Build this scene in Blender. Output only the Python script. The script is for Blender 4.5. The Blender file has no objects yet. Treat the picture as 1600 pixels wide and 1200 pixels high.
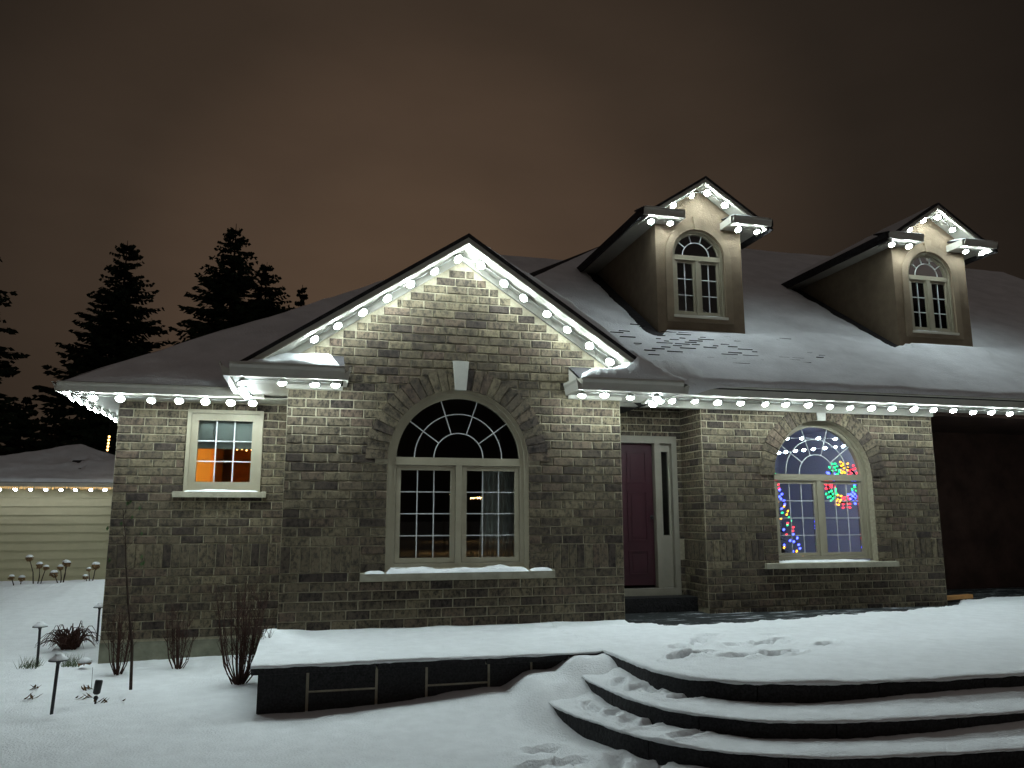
import bpy, bmesh, math, random
from math import sin, cos, pi, sqrt, radians
from mathutils import Vector as V, Matrix, noise

random.seed(7)
S = bpy.context.scene
COL = S.collection

# ------------------------------------------------------------------ camera
YAW, PITCH, ROLL = radians(14.22), radians(9.66), radians(-0.1)
CAM = V((0, -9.2, 1.62))
fw = V((sin(YAW) * cos(PITCH), cos(YAW) * cos(PITCH), sin(PITCH)))
rt = V((cos(YAW), -sin(YAW), 0))
up = rt.cross(fw)
r2 = cos(ROLL) * rt + sin(ROLL) * up
u2 = -sin(ROLL) * rt + cos(ROLL) * up
cd = bpy.data.cameras.new('camera')
cd.sensor_width = 36.0
cd.lens = 36.0 * 1225 / 1600
cd.clip_start = 0.05
cd.clip_end = 2000
cam = bpy.data.objects.new('camera', cd)
COL.objects.link(cam)
m3 = Matrix((r2, u2, -fw)).transposed()
cam.matrix_world = Matrix.Translation(CAM) @ m3.to_4x4()
S.camera = cam

# ------------------------------------------------------------------ night sky: town glow on low cloud
W = bpy.data.worlds.new('World')
S.world = W
W.use_nodes = True
nt = W.node_tree
nt.nodes.clear()


def N(tree, kind, **kw):
    n = tree.nodes.new(kind)
    for k, v in kw.items():
        setattr(n, k, v)
    return n


def L(tree, a, ao, b, bi):
    tree.links.new(a.outputs[ao], b.inputs[bi])


out = N(nt, 'ShaderNodeOutputWorld')
bg = N(nt, 'ShaderNodeBackground')
tc = N(nt, 'ShaderNodeTexCoord')
dot = N(nt, 'ShaderNodeVectorMath', operation='DOT_PRODUCT')
nrm = N(nt, 'ShaderNodeVectorMath', operation='NORMALIZE')
gd = V((0.12, 0.97, 0.26)).normalized()
dot.inputs[1].default_value = gd
L(nt, tc, 'Generated', nrm, 0)
L(nt, nrm, 0, dot, 0)
rmp = N(nt, 'ShaderNodeValToRGB')
cr = rmp.color_ramp
cr.interpolation = 'EASE'
cr.elements[0].position = 0.0
cr.elements[0].color = (0.0105, 0.0082, 0.0068, 1)
cr.elements[1].position = 1.0
cr.elements[1].color = (0.086, 0.055, 0.035, 1)
for p, c in ((0.70, (0.0125, 0.0095, 0.0074)), (0.84, (0.0215, 0.0158, 0.0116)), (0.93, (0.043, 0.0295, 0.0203)), (0.975, (0.066, 0.043, 0.0285))):
    e = cr.elements.new(p)
    e.color = (*c, 1)
L(nt, dot, 'Value', rmp, 0)
mp = N(nt, 'ShaderNodeMapping')
mp.inputs['Scale'].default_value = (1.6, 1.6, 4.2)
L(nt, nrm, 0, mp, 0)
nz = N(nt, 'ShaderNodeTexNoise')
nz.inputs['Scale'].default_value = 2.1
nz.inputs['Detail'].default_value = 5
nz.inputs['Roughness'].default_value = 0.55
L(nt, mp, 0, nz, 'Vector')
mr = N(nt, 'ShaderNodeMapRange')
mr.inputs[1].default_value = 0.3
mr.inputs[2].default_value = 0.7
mr.inputs[3].default_value = 0.91
mr.inputs[4].default_value = 1.07
L(nt, nz, 0, mr, 0)
mx = N(nt, 'ShaderNodeVectorMath', operation='SCALE')
L(nt, rmp, 'Color', mx, 0)
L(nt, mr, 0, mx, 'Scale')
L(nt, mx, 0, bg, 'Color')
bg.inputs['Strength'].default_value = 1.0
L(nt, bg, 0, out, 0)

S.view_settings.view_transform = 'Standard'
S.view_settings.look = 'None'
S.view_settings.exposure = 0
S.view_settings.gamma = 1
S.view_settings.use_curve_mapping = False
S.cycles.use_denoising = True
S.cycles.max_bounces = 8
S.cycles.transparent_max_bounces = 16
S.cycles.sample_clamp_indirect = 4
S.cycles.caustics_reflective = False
S.cycles.caustics_refractive = False
S.cycles.use_light_tree = True

# faint, very soft glow from the low cloud overhead
sd = bpy.data.lights.new('night_glow', 'SUN')
sd.energy = 0.13
sd.angle = radians(110)
sd.color = (1.0, 0.88, 0.82)
so_ = bpy.data.objects.new('night_glow', sd)
so_.rotation_euler = (radians(25), 0, radians(14))
COL.objects.link(so_)

BULB_E = 245.0     # radiance of the white festoon bulbs


# ------------------------------------------------------------------ materials
def principled(name, col, rough=0.7, spec=0.3, noise_amt=0.0, nscale=8.0, bump=0.0, bscale=60.0, col2=None, metal=0.0):
    m = bpy.data.materials.new(name)
    m.use_nodes = True
    t = m.node_tree
    b = t.nodes['Principled BSDF']
    b.inputs['Roughness'].default_value = rough
    b.inputs['Specular IOR Level'].default_value = spec
    b.inputs['Metallic'].default_value = metal
    b.inputs['Base Color'].default_value = (*col, 1)
    g = N(t, 'ShaderNodeNewGeometry')
    if noise_amt or col2:
        n = N(t, 'ShaderNodeTexNoise')
        n.inputs['Scale'].default_value = nscale
        n.inputs['Detail'].default_value = 6
        n.inputs['Roughness'].default_value = 0.62
        L(t, g, 'Position', n, 'Vector')
        r = N(t, 'ShaderNodeValToRGB')
        r.color_ramp.elements[0].position = 0.35
        r.color_ramp.elements[1].position = 0.66
        c2 = col2 or tuple(c * (1 + noise_amt) for c in col)
        c1 = col if col2 else tuple(c * (1 - noise_amt) for c in col)
        r.color_ramp.elements[0].color = (*c1, 1)
        r.color_ramp.elements[1].color = (*c2, 1)
        L(t, n, 0, r, 0)
        L(t, r, 0, b, 'Base Color')
    if bump:
        n2 = N(t, 'ShaderNodeTexNoise')
        n2.inputs['Scale'].default_value = bscale
        n2.inputs['Detail'].default_value = 4
        L(t, g, 'Position', n2, 'Vector')
        bp = N(t, 'ShaderNodeBump')
        bp.inputs['Strength'].default_value = bump
        bp.inputs['Distance'].default_value = 0.02
        L(t, n2, 0, bp, 'Height')
        L(t, bp, 0, b, 'Normal')
    return m


def brick_material(name, per_island):
    m = bpy.data.materials.new(name)
    m.use_nodes = True
    t = m.node_tree
    b = t.nodes['Principled BSDF']
    b.inputs['Roughness'].default_value = 0.85
    b.inputs['Specular IOR Level'].default_value = 0.2
    g = N(t, 'ShaderNodeNewGeometry')
    if per_island:
        src, so = g, 'Random Per Island'
    else:
        src, so = N(t, 'ShaderNodeObjectInfo'), 'Random'
    r = N(t, 'ShaderNodeValToRGB')
    r.color_ramp.interpolation = 'LINEAR'
    els = r.color_ramp.elements
    els[0].position = 0.0
    els[0].color = (0.056, 0.044, 0.038, 1)
    els[1].position = 1.0
    els[1].color = (0.185, 0.155, 0.104, 1)
    for p, c in ((0.12, (0.080, 0.064, 0.050)), (0.3, (0.114, 0.094, 0.067)), (0.55, (0.132, 0.110, 0.077)), (0.7, (0.126, 0.093, 0.071)), (0.85, (0.152, 0.128, 0.088))):
        e = els.new(p)
        e.color = (*c, 1)
    L(t, src, so, r, 0)
    # dark tumbled smears and pits
    mpn = N(t, 'ShaderNodeMapping')
    mpn.inputs['Scale'].default_value = (1.35, 1.35, 0.9)
    L(t, g, 'Position', mpn, 0)
    n = N(t, 'ShaderNodeTexNoise')
    n.inputs['Scale'].default_value = 19
    n.inputs['Detail'].default_value = 7
    n.inputs['Roughness'].default_value = 0.72
    L(t, mpn, 0, n, 'Vector')
    r3 = N(t, 'ShaderNodeValToRGB')
    r3.color_ramp.elements[0].position = 0.38
    r3.color_ramp.elements[0].color = (0.17, 0.17, 0.185, 1)
    r3.color_ramp.elements[1].position = 0.56
    r3.color_ramp.elements[1].color = (1.02, 1.0, 0.96, 1)
    L(t, n, 0, r3, 0)
    mul = N(t, 'ShaderNodeMix', data_type='RGBA', blend_type='MULTIPLY')
    mul.inputs[0].default_value = 1.0
    L(t, r, 0, mul, 6)
    L(t, r3, 0, mul, 7)
    L(t, mul, 2, b, 'Base Color')
    n2 = N(t, 'ShaderNodeTexNoise')
    n2.inputs['Scale'].default_value = 55
    n2.inputs['Detail'].default_value = 5
    L(t, g, 'Position', n2, 'Vector')
    bp = N(t, 'ShaderNodeBump')
    bp.inputs['Strength'].default_value = 0.5
    bp.inputs['Distance'].default_value = 0.01
    L(t, n2, 0, bp, 'Height')
    L(t, bp, 0, b, 'Normal')
    return m


def emission(name, col, strength):
    m = bpy.data.materials.new(name)
    m.use_nodes = True
    t = m.node_tree
    t.nodes.clear()
    o = N(t, 'ShaderNodeOutputMaterial')
    e = N(t, 'ShaderNodeEmission')
    e.inputs[0].default_value = (*col, 1)
    e.inputs[1].default_value = strength
    L(t, e, 0, o, 0)
    return m


def glass_material():
    m = bpy.data.materials.new('window_glass')
    m.use_nodes = True
    t = m.node_tree
    t.nodes.clear()
    o = N(t, 'ShaderNodeOutputMaterial')
    tr = N(t, 'ShaderNodeBsdfTransparent')
    tr.inputs[0].default_value = (0.90, 0.93, 0.92, 1)
    gl = N(t, 'ShaderNodeBsdfGlossy')
    gl.inputs['Roughness'].default_value = 0.0
    fr = N(t, 'ShaderNodeFresnel')
    fr.inputs[0].default_value = 1.5
    mi = N(t, 'ShaderNodeMixShader')
    L(t, fr, 0, mi, 0)
    L(t, tr, 0, mi, 1)
    L(t, gl, 0, mi, 2)
    L(t, mi, 0, o, 0)
    return m


def snow_dust(name, stone, lo, hi, sc):
    """dark stone with blown, patchy snow dust lying on it"""
    m = principled(name, stone, 0.8, 0.2, bump=0.3, bscale=30)
    t = m.node_tree
    b = t.nodes['Principled BSDF']
    g = N(t, 'ShaderNodeNewGeometry')
    mpn = N(t, 'ShaderNodeMapping')
    mpn.inputs['Scale'].default_value = (0.45, 1.6, 1)
    L(t, g, 'Position', mpn, 0)
    n = N(t, 'ShaderNodeTexNoise')
    n.inputs['Scale'].default_value = sc
    n.inputs['Detail'].default_value = 8
    n.inputs['Roughness'].default_value = 0.7
    L(t, mpn, 0, n, 'Vector')
    r = N(t, 'ShaderNodeValToRGB')
    r.color_ramp.elements[0].position = lo
    r.color_ramp.elements[0].color = (*stone, 1)
    r.color_ramp.elements[1].position = hi
    r.color_ramp.elements[1].color = (0.6, 0.63, 0.66, 1)
    L(t, n, 0, r, 0)
    L(t, r, 0, b, 'Base Color')
    return m


M = {
    'brick': brick_material('tumbled_brick', False),
    'bricks': brick_material('tumbled_brickwork', True),
    'mortar': principled('mortar', (0.33, 0.295, 0.215), 0.9, 0.1, 0.2, 20, 0.4, 90),
    'stone': principled('cast_stone', (0.33, 0.31, 0.24), 0.85, 0.2, 0.15, 9, 0.25, 50),
    'key': principled('keystone_cast', (0.46, 0.45, 0.41), 0.85, 0.2, 0.08, 9, 0.15, 50),
    'trim': principled('cream_trim', (0.60, 0.57, 0.48), 0.55, 0.35, 0.06, 5),
    'frame': principled('beige_window_frame', (0.31, 0.28, 0.205), 0.5, 0.35, 0.06, 6),
    'muntin': principled('white_grille', (0.62, 0.64, 0.64), 0.5, 0.3),
    'soffit': principled('soffit', (0.36, 0.345, 0.30), 0.6, 0.3, 0.05, 6),
    'gutter': principled('gutter_metal', (0.43, 0.41, 0.36), 0.45, 0.4, 0.06, 4),
    'shingle': principled('dark_shingle', (0.028, 0.026, 0.028), 0.9, 0.2, 0.3, 12, 0.5, 40),
    'stucco': principled('tan_stucco', (0.20, 0.152, 0.104), 0.9, 0.15, 0.1, 6, 0.35, 70),
    'stucco2': principled('tan_stucco_band', (0.235, 0.182, 0.126), 0.9, 0.15, 0.08, 6, 0.3, 70),
    'snow': principled('snow', (0.77, 0.79, 0.81), 0.7, 0.3, 0.05, 7, 0.5, 55),
    'snowr': principled('roof_snow', (0.72, 0.73, 0.76), 0.8, 0.15, 0.09, 2.2, 0.6, 30),
    'glass': glass_material(),
    'black': principled('black_granite', (0.016, 0.0155, 0.017), 0.6, 0.25, 0.75, 55, 0.6, 25),
    'joint': principled('pale_joint', (0.42, 0.38, 0.29), 0.9, 0.1, 0.15, 20),
    'slab': snow_dust('wet_slab', (0.016, 0.018, 0.019), 0.555, 0.67, 5.0),
    'door': principled('burgundy_door', (0.034, 0.006, 0.012), 0.5, 0.4, 0.12, 5),
    'jamb': principled('door_frame_paint', (0.24, 0.22, 0.18), 0.5, 0.3, 0.06, 6),
    'found': principled('parged_foundation', (0.20, 0.20, 0.15), 0.9, 0.1, 0.25, 5, 0.3, 30),
    'room': principled('dark_room_paint', (0.10, 0.09, 0.08), 0.9, 0.1),
    'kitchen': principled('kitchen_paint', (0.55, 0.36, 0.16), 0.8, 0.2),
    'wood': principled('honey_wood', (0.55, 0.26, 0.08), 0.5, 0.3, 0.2, 6),
    'bluewall': principled('pale_blue_paint', (0.55, 0.58, 0.66), 0.8, 0.2),
    'curtain': principled('white_curtain', (0.62, 0.64, 0.62), 0.9, 0.1),
    'grey_sheet': principled('grey_sheeting', (0.30, 0.32, 0.30), 0.9, 0.1),
    'iron': principled('black_iron', (0.02, 0.02, 0.022), 0.5, 0.4),
    'bark': principled('bark', (0.05, 0.035, 0.028), 0.9, 0.1, 0.3, 20),
    'twig': principled('red_brown_twig', (0.055, 0.028, 0.022), 0.8, 0.1, 0.3, 20),
    'needle': principled('spruce_needles', (0.022, 0.034, 0.020), 0.9, 0.1, 0.4, 1.5),
    'dead': principled('dried_flower', (0.20, 0.12, 0.06), 0.9, 0.1, 0.3, 25),
    'leaf': principled('dry_leaf', (0.10, 0.06, 0.028), 0.9, 0.1, 0.3, 25),
    'green': principled('green_leaf', (0.05, 0.12, 0.035), 0.6, 0.3),
    'grass': principled('frosted_grass', (0.10, 0.13, 0.07), 0.8, 0.1, 0.2, 30),
    'siding': principled('cream_siding', (0.48, 0.45, 0.29), 0.6, 0.3, 0.05, 3),
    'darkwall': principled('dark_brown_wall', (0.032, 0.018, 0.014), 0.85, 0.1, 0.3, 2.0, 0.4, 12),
    'strip_mat': principled('orange_brown', (0.45, 0.23, 0.08), 0.7, 0.2, 0.15, 8),
    'wire': principled('pale_wire', (0.55, 0.56, 0.54), 0.5, 0.3),
    'bulb': emission('cool_white_led', (0.84, 0.99, 1.0), BULB_E),
    'gbulb': emission('garage_led', (0.86, 0.9, 1.0), 60),
    'warm': emission('warm_lamp', (1.0, 0.52, 0.12), 130),
    'candle': emission('small_warm_bulb', (1.0, 0.5, 0.14), 9),
    'street': emission('sodium_lamp', (1.0, 0.55, 0.18), 260),
    'inner': emission('reflected_led', (0.80, 0.88, 1.0), 90),  # glow of the added bulbs that stand in for reflected lights
    'xr': emission('red_bulb', (1.0, 0.04, 0.06), 5),
    'xg': emission('green_bulb', (0.03, 1.0, 0.28), 3.5),
    'xb': emission('blue_bulb', (0.05, 0.07, 1.0), 12),
    'xo': emission('orange_bulb', (1.0, 0.40, 0.03), 5),
    'garland': emission('warm_icicle_light', (1.0, 0.62, 0.22), 1.1),
}


# ------------------------------------------------------------------ mesh helpers
class MB:
    def __init__(self):
        self.v = []
        self.f = []

    def add(self, vs, fs):
        o = len(self.v)
        self.v += [tuple(p) for p in vs]
        self.f += [tuple(i + o for i in f) for f in fs]
        return self

    def box(self, x0, x1, y0, y1, z0, z1):
        return self.add([(x0, y0, z0), (x1, y0, z0), (x1, y1, z0), (x0, y1, z0), (x0, y0, z1), (x1, y0, z1), (x1, y1, z1), (x0, y1, z1)],
                        [(0, 3, 2, 1), (4, 5, 6, 7), (0, 1, 5, 4), (1, 2, 6, 5), (2, 3, 7, 6), (3, 0, 4, 7)])

    def prism(self, poly, d):
        """polygon (list of 3d points) extruded by vector d"""
        n = len(poly)
        d = V(d)
        vs = [V(p) for p in poly] + [V(p) + d for p in poly]
        fs = [tuple(range(n - 1, -1, -1)), tuple(range(n, 2 * n))]
        for i in range(n):
            j = (i + 1) % n
            fs.append((i, j, n + j, n + i))
        return self.add(vs, fs)

    def tube(self, pts, radii, n=6):
        pts = [V(p) for p in pts]
        if not isinstance(radii, (list, tuple)):
            radii = [radii] * len(pts)
        vs, fs = [], []
        for i, p in enumerate(pts):
            d = (pts[min(i + 1, len(pts) - 1)] - pts[max(i - 1, 0)])
            d = d.normalized() if d.length > 1e-9 else V((0, 0, 1))
            a = d.cross(V((0, 0, 1)))
            if a.length < 0.05:
                a = d.cross(V((1, 0, 0)))
            a.normalize()
            b = d.cross(a)
            for k in range(n):
                t = 2 * pi * k / n
                vs.append(p + radii[i] * (cos(t) * a + sin(t) * b))
        for i in range(len(pts) - 1):
            for k in range(n):
                k2 = (k + 1) % n
                fs.append((i * n + k, i * n + k2, (i + 1) * n + k2, (i + 1) * n + k))
        fs.append(tuple(range(n - 1, -1, -1)))
        fs.append(tuple((len(pts) - 1) * n + k for k in range(n)))
        return self.add(vs, fs)

    def lathe(self, c, prof, n=12):
        """profile [(r,z)] turned about a vertical axis through c"""
        c = V(c)
        vs, fs = [], []
        for r, z in prof:
            for k in range(n):
                t = 2 * pi * k / n
                vs.append(c + V((r * cos(t), r * sin(t), z)))
        for i in range(len(prof) - 1):
            for k in range(n):
                k2 = (k + 1) % n
                fs.append((i * n + k, i * n + k2, (i + 1) * n + k2, (i + 1) * n + k))
        fs.append(tuple(range(n - 1, -1, -1)))
        fs.append(tuple((len(prof) - 1) * n + k for k in range(n)))
        return self.add(vs, fs)

    def mesh(self, name, mat, smooth=False):
        me = bpy.data.meshes.new(name)
        me.from_pydata(self.v, [], self.f)
        me.materials.append(M[mat])
        if smooth:
            me.polygons.foreach_set('use_smooth', [True] * len(me.polygons))
        me.update()
        return me

    def build(self, name, mat, parent=None, smooth=False):
        o = bpy.data.objects.new(name, self.mesh(name, mat, smooth))
        COL.objects.link(o)
        if parent:
            attach(o, parent)
        return o


ROOTLOC = {}


def attach(o, parent):
    o.parent = parent
    o.matrix_parent_inverse = Matrix.Translation(-V(ROOTLOC.get(parent, (0, 0, 0))))


def empty(name, loc=(0, 0, 0), parent=None):
    o = bpy.data.objects.new(name, None)
    o.empty_display_size = 0.2
    COL.objects.link(o)
    o.location = loc
    ROOTLOC[o] = V(loc)
    if parent:
        attach(o, parent)
    return o


def tag(o, label=None, cat=None, group=None, kind=None):
    if label:
        o['label'] = label
    if cat:
        o['category'] = cat
    if group:
        o['group'] = group
    if kind:
        o['kind'] = kind
    return o


def bx(name, mat, parent, *a):
    return MB().box(*a).build(name, mat, parent)


def fbm(x, y, z=0.0, o=4):
    return noise.fractal(V((x, y, z)), 0.9, 2.0, o)


def sst(a, b, x):
    t = max(0.0, min(1.0, (x - a) / (b - a)))
    return t * t * (3 - 2 * t)


# ------------------------------------------------------------------ footprints and ground
FOOT_G = [(1.70, -3.37, 20), (1.80, -3.69, 25), (2.10, -3.78, 60), (1.45, -3.80, 15), (1.62, -3.75, 20), (2.28, -3.92, 30), (1.95, -3.95, 25)]
FOOT_P = [(3.28, -2.37, 40), (3.45, -2.26, 5), (3.56, -2.24, 0), (3.80, -2.47, -5), (3.95, -2.46, -8), (4.15, -2.50, 8), (4.35, -2.42, 10), (3.83, -1.71, 50), (3.92, -1.55, 40),
          (4.15, -1.27, 10), (4.13, -1.91, 5), (4.40, -1.94, 8), (4.55, -1.93, 0), (4.85, -1.45, -25), (4.70, -1.75, 20), (5.06, -2.03, 30), (5.27, -0.92, -20), (3.5, -1.9, 60)]
FOOT_2 = [(2.63, -2.55, 65), (2.70, -2.80, 40), (2.78, -2.90, 70), (2.90, -3.20, 15)]
FOOT_3 = [(2.27, -2.86, 85), (2.36, -3.05, 50), (2.41, -3.30, 75), (2.52, -3.40, 30), (2.66, -3.76, 20)]


def feet(lst, x, y, depth=0.055, a=0.15, b=0.07):
    z = 0.0
    for fx, fy, an in lst:
        dx, dy = x - fx, y - fy
        if dx * dx + dy * dy > 0.12:
            continue
        c, s = cos(radians(an)), sin(radians(an))
        k = 0.8 + 0.45 * abs(sin(fx * 37.1 + fy * 91.7))     # no two prints alike
        u, v = (dx * c + dy * s) / (a * k), (-dx * s + dy * c) / (b * (1.7 - 0.7 * k))
        d = sqrt(u * u + v * v) + 0.32 * noise.noise(V((x * 14, y * 14, 3.1)))
        if d < 1.0:
            z -= depth * (1 - sst(0.55, 1.0, d))
        elif d < 1.7:
            z += depth * 0.28 * (1 - abs(d - 1.25) / 0.45) if abs(d - 1.25) < 0.45 else 0
    return z


def ground_z(x, y):
    z = -0.05 + 0.035 * fbm(x * 0.35, y * 0.35, 1.0) + 0.012 * fbm(x * 1.7, y * 1.7, 2.0) + 0.0055 * fbm(x * 5.5, y * 5.5, 7.0)
    # drift against the raised patio and mound burying the ends of the steps
    if -1.5 < x < 4 and y < -0.5:
        z += 0.12 * sst(-0.4, 2.0, x) * (1 - sst(0.0, 1.5, -1.75 - y))
        z += 0.145 * sst(1.74, 2.04, x) * (1 - sst(2.15, 2.95, -y))
        z += 0.115 * sst(2.24, 2.48, x) * (1 - sst(1.92, 2.35, -y))
        z += 0.02 * fbm(x * 2.2, y * 2.2, 3.3) * sst(1.2, 1.8, x)
    # snow bank in front of the far garage
    if x < -2.4:
        z += (0.34 + 0.10 * fbm(x * 0.5, 4.2)) * math.exp(-((y - 9.6) / 3.2) ** 2) * sst(-2.4, -4.0, x)
        z += 0.05 * fbm(x * 0.9, y * 0.6, 5) * sst(2.0, 5.0, y)
    r = math.hypot(x - 1, y + 2)
    if r < 9:
        z += feet(FOOT_G, x, y, 0.075, 0.17, 0.085)
    # small hollows round the plant stems and lamps
    for hx, hy in ((-2.134, -1.2), (-1.85, -0.9), (-1.66, -0.34)):
        z -= 0.03 * math.exp(-((x - hx) ** 2 + (y - hy) ** 2) / 0.01)
    return z


def axis(fine0, fine1, step, lo, hi):
    a = [fine0 + i * step for i in range(int((fine1 - fine0) / step) + 1)]
    s, x = step, a[-1]
    while x < hi:
        s *= 1.16
        x += s
        a.append(x)
    s, x = step, a[0]
    while x > lo:
        s *= 1.16
        x -= s
        a.insert(0, x)
    return a


def grid_obj(name, mat, xs, ys, fz):
    vs = [(x, y, fz(x, y)) for y in ys for x in xs]
    nx = len(xs)
    fs = [(j * nx + i, j * nx + i + 1, (j + 1) * nx + i + 1, (j + 1) * nx + i) for j in range(len(ys) - 1) for i in range(nx - 1)]
    return MB().add(vs, fs).build(name, mat, smooth=True)


ground = grid_obj('ground', 'snow', axis(-5.0, 4.6, 0.055, -300, 300), axis(-6.6, 1.5, 0.055, -300, 400), ground_z)
tag(ground, 'fresh snow covering the garden in front of the brick house', kind='structure')

# ------------------------------------------------------------------ house root
HOUSE = empty('house', (3.4, 0.4, 0.0))
tag(HOUSE, 'brick bungalow with front gable, two dormers and arched windows', 'house')

PR = 2 / 3
GX = 1.69            # centre of the gable
Y_L, Y_R, Y_D = 1.4, 0.85, 1.5    # planes of the left wall, right wall and door recess
COURSE, BL = 0.104, 0.268
ALLBRICKS = []


class Wall:
    def __init__(s, O, ang):
        s.O = V(O)
        s.U = V((cos(ang), sin(ang), 0))
        s.N = s.U.cross(V((0, 0, 1)))
        s.ang = ang

    def P(s, u, z, n=0.0):
        return s.O + s.U * u + V((0, 0, z)) + s.N * n


def face_with_hole(w, u0, u1, zb, zt, hole=None, reveal=0.12, nseg=40, extra=()):
    """backing face with an arched or rectangular opening and its reveal"""
    mb = MB()

    def top_at(u):
        return zt(u) if callable(zt) else zt
    us = {u0, u1, *extra}
    if hole:
        if hole[0] == 'arch':
            _, cx, zs, r, hb = hole
            us |= {cx - r * cos(pi * i / nseg) for i in range(nseg + 1)}
        else:
            _, a, b, hb, ht = hole
            us |= {a, b}
    us = sorted(u for u in us if u0 <= u <= u1)
    for a, b in zip(us, us[1:]):
        if b - a < 1e-6:
            continue
        m = (a + b) / 2
        segs = [(zb, zb, top_at(a), top_at(b))]
        if hole and hole[0] == 'arch' and abs(m - cx) < r:
            ha = zs + sqrt(max(0, r * r - (a - cx) ** 2))
            hb2 = zs + sqrt(max(0, r * r - (b - cx) ** 2))
            segs = [(zb, zb, hb, hb), (ha, hb2, top_at(a), top_at(b))]
        elif hole and hole[0] == 'rect' and hole[1] < m < hole[2]:
            segs = [(zb, zb, hb, hb), (ht, ht, top_at(a), top_at(b))]
        for za, zb_, zc, zd in segs:
            mb.add([w.P(a, za), w.P(b, zb_), w.P(b, zd), w.P(a, zc)], [(0, 1, 2, 3)])
    if hole:
        if hole[0] == 'arch':
            path = [(cx - r, hb)] + [(cx - r * cos(pi * i / nseg), zs + r * sin(pi * i / nseg)) for i in range(nseg + 1)] + [(cx + r, hb)]
        else:
            path = [(hole[1], hb), (hole[1], ht), (hole[2], ht), (hole[2], hb)]
        path.append(path[0])
        for p, q in zip(path, path[1:]):
            mb.add([w.P(*p), w.P(*q), w.P(*q, -reveal), w.P(*p, -reveal)], [(0, 1, 2, 3)])
    return mb


def lay_bricks(w, part, u0, u1, z0, zt, hole=None, ring=0.0, band=None, seed=0):
    rnd = random.Random(seed)
    k = 0
    z = z0
    off0 = rnd.random() * 0.1
    while True:
        if band and z >= band[0] - 0.02 and z < band[1] - 0.05:
            z = band[1]
            continue
        zc = z + COURSE / 2
        if callable(zt):
            ivs = zt(z + COURSE)
            if ivs is None:
                break
            a0, a1 = max(u0, ivs[0]), min(u1, ivs[1])
        else:
            if z + COURSE * 0.6 > zt:
                break
            a0, a1 = u0, u1
        if a1 - a0 < 0.1:
            break
        parts = [(a0, a1)]
        if hole:
            h = None
            if hole[0] == 'arch':
                _, cx, zs, r, hb = hole
                if hb - 0.02 < zc <= zs:
                    h = (cx - r, cx + r)
                elif zs < zc < zs + r + ring:
                    R = r + ring * 0.55
                    d = (zc - zs)
                    if d < R:
                        q = sqrt(R * R - d * d)
                        h = (cx - q, cx + q)
            else:
                _, a, b, hb, ht = hole
                if hb - 0.02 < zc < ht:
                    h = (a, b)
            if h:
                parts = [(a0, h[0]), (h[1], a1)]
        off = (k % 2) * BL / 2 + off0 + rnd.uniform(-0.02, 0.02)
        for a, b in parts:
            if b - a < 0.04:
                continue
            cuts = [a]
            x = math.floor((a - off) / BL) * BL + off
            while x < b:
                if x > a + 0.05 and x < b - 0.05:
                    cuts.append(x)
                x += BL
            cuts.append(b)
            for p, q in zip(cuts, cuts[1:]):
                ALLBRICKS.append((w, part, p + 0.007, q - 0.007, z + 0.0065, z + COURSE - 0.0065, rnd.uniform(-0.003, 0.003)))
        z += COURSE
        k += 1


def brick_verts(hl, hh, d=0.03, c=0.007):
    """brick with worn arrises; x along the wall, y = -front, z up; origin on wall plane centre"""
    f = 0.012
    vs = [(-hl, 0.02, -hh), (hl, 0.02, -hh), (hl, 0.02, hh), (-hl, 0.02, hh),
          (-hl, -f + c, -hh), (hl, -f + c, -hh), (hl, -f + c, hh), (-hl, -f + c, hh),
          (-hl + c, -f, -hh + c), (hl - c, -f, -hh + c), (hl - c, -f, hh - c), (-hl + c, -f, hh - c)]
    fs = [(8, 9, 10, 11), (4, 5, 9, 8), (5, 6, 10, 9), (6, 7, 11, 10), (7, 4, 8, 11), (0, 1, 5, 4), (1, 2, 6, 5), (2, 3, 7, 6), (3, 0, 4, 7)]
    return vs, fs


UNIT = MB().add(*brick_verts(0.129, 0.047)).mesh('brick', 'brick')


def single(name, w, part, u0, u1, z0, z1, n, src=UNIT, base=(0.258, 0.094)):
    o = bpy.data.objects.new(name, src)
    COL.objects.link(o)
    o.location = w.P((u0 + u1) / 2, (z0 + z1) / 2, n)
    o.rotation_euler = (0, 0, w.ang)
    o.scale = ((u1 - u0) / base[0], 1, (z1 - z0) / base[1])
    attach(o, part)
    return o


SOLD = MB().add(*brick_verts(0.047, 0.137)).mesh('soldier_brick', 'brick')


def soldiers(w, part, a, b, z0, z1):
    n = max(1, round((b - a) / 0.104))
    s = (b - a) / n
    for i in range(n):
        single('soldier_brick', w, part, a + i * s + 0.004, a + (i + 1) * s - 0.004, z0 + 0.005, z1 - 0.005, 0.002 * random.random(), SOLD, (0.094, 0.274))


def voussoirs(w, part, cx, zs, r0, r1, n, key=None, zmax=9):
    for i in range(n):
        a0 = pi * (i + 0.04) / n
        a1 = pi * (i + 0.96) / n
        mid = (a0 + a1) / 2
        if key and abs(mid - pi / 2) < key:
            continue
        rr = r1 + random.uniform(-0.012, 0.012)
        fr = 0.022 + random.uniform(-0.004, 0.006)
        if zs + r0 * sin(mid) > zmax:
            continue
        q = [(cx + r0 * cos(a0), zs + r0 * sin(a0)), (cx + rr * cos(a0), zs + rr * sin(a0)), (cx + rr * cos(a1), zs + rr * sin(a1)), (cx + r0 * cos(a1), zs + r0 * sin(a1))]
        q = [(u, min(z, zmax)) for u, z in q]
        MB().prism([w.P(u, z, fr) for u, z in q], -w.N * 0.05).build('arch_brick', 'brick', part)


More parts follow.
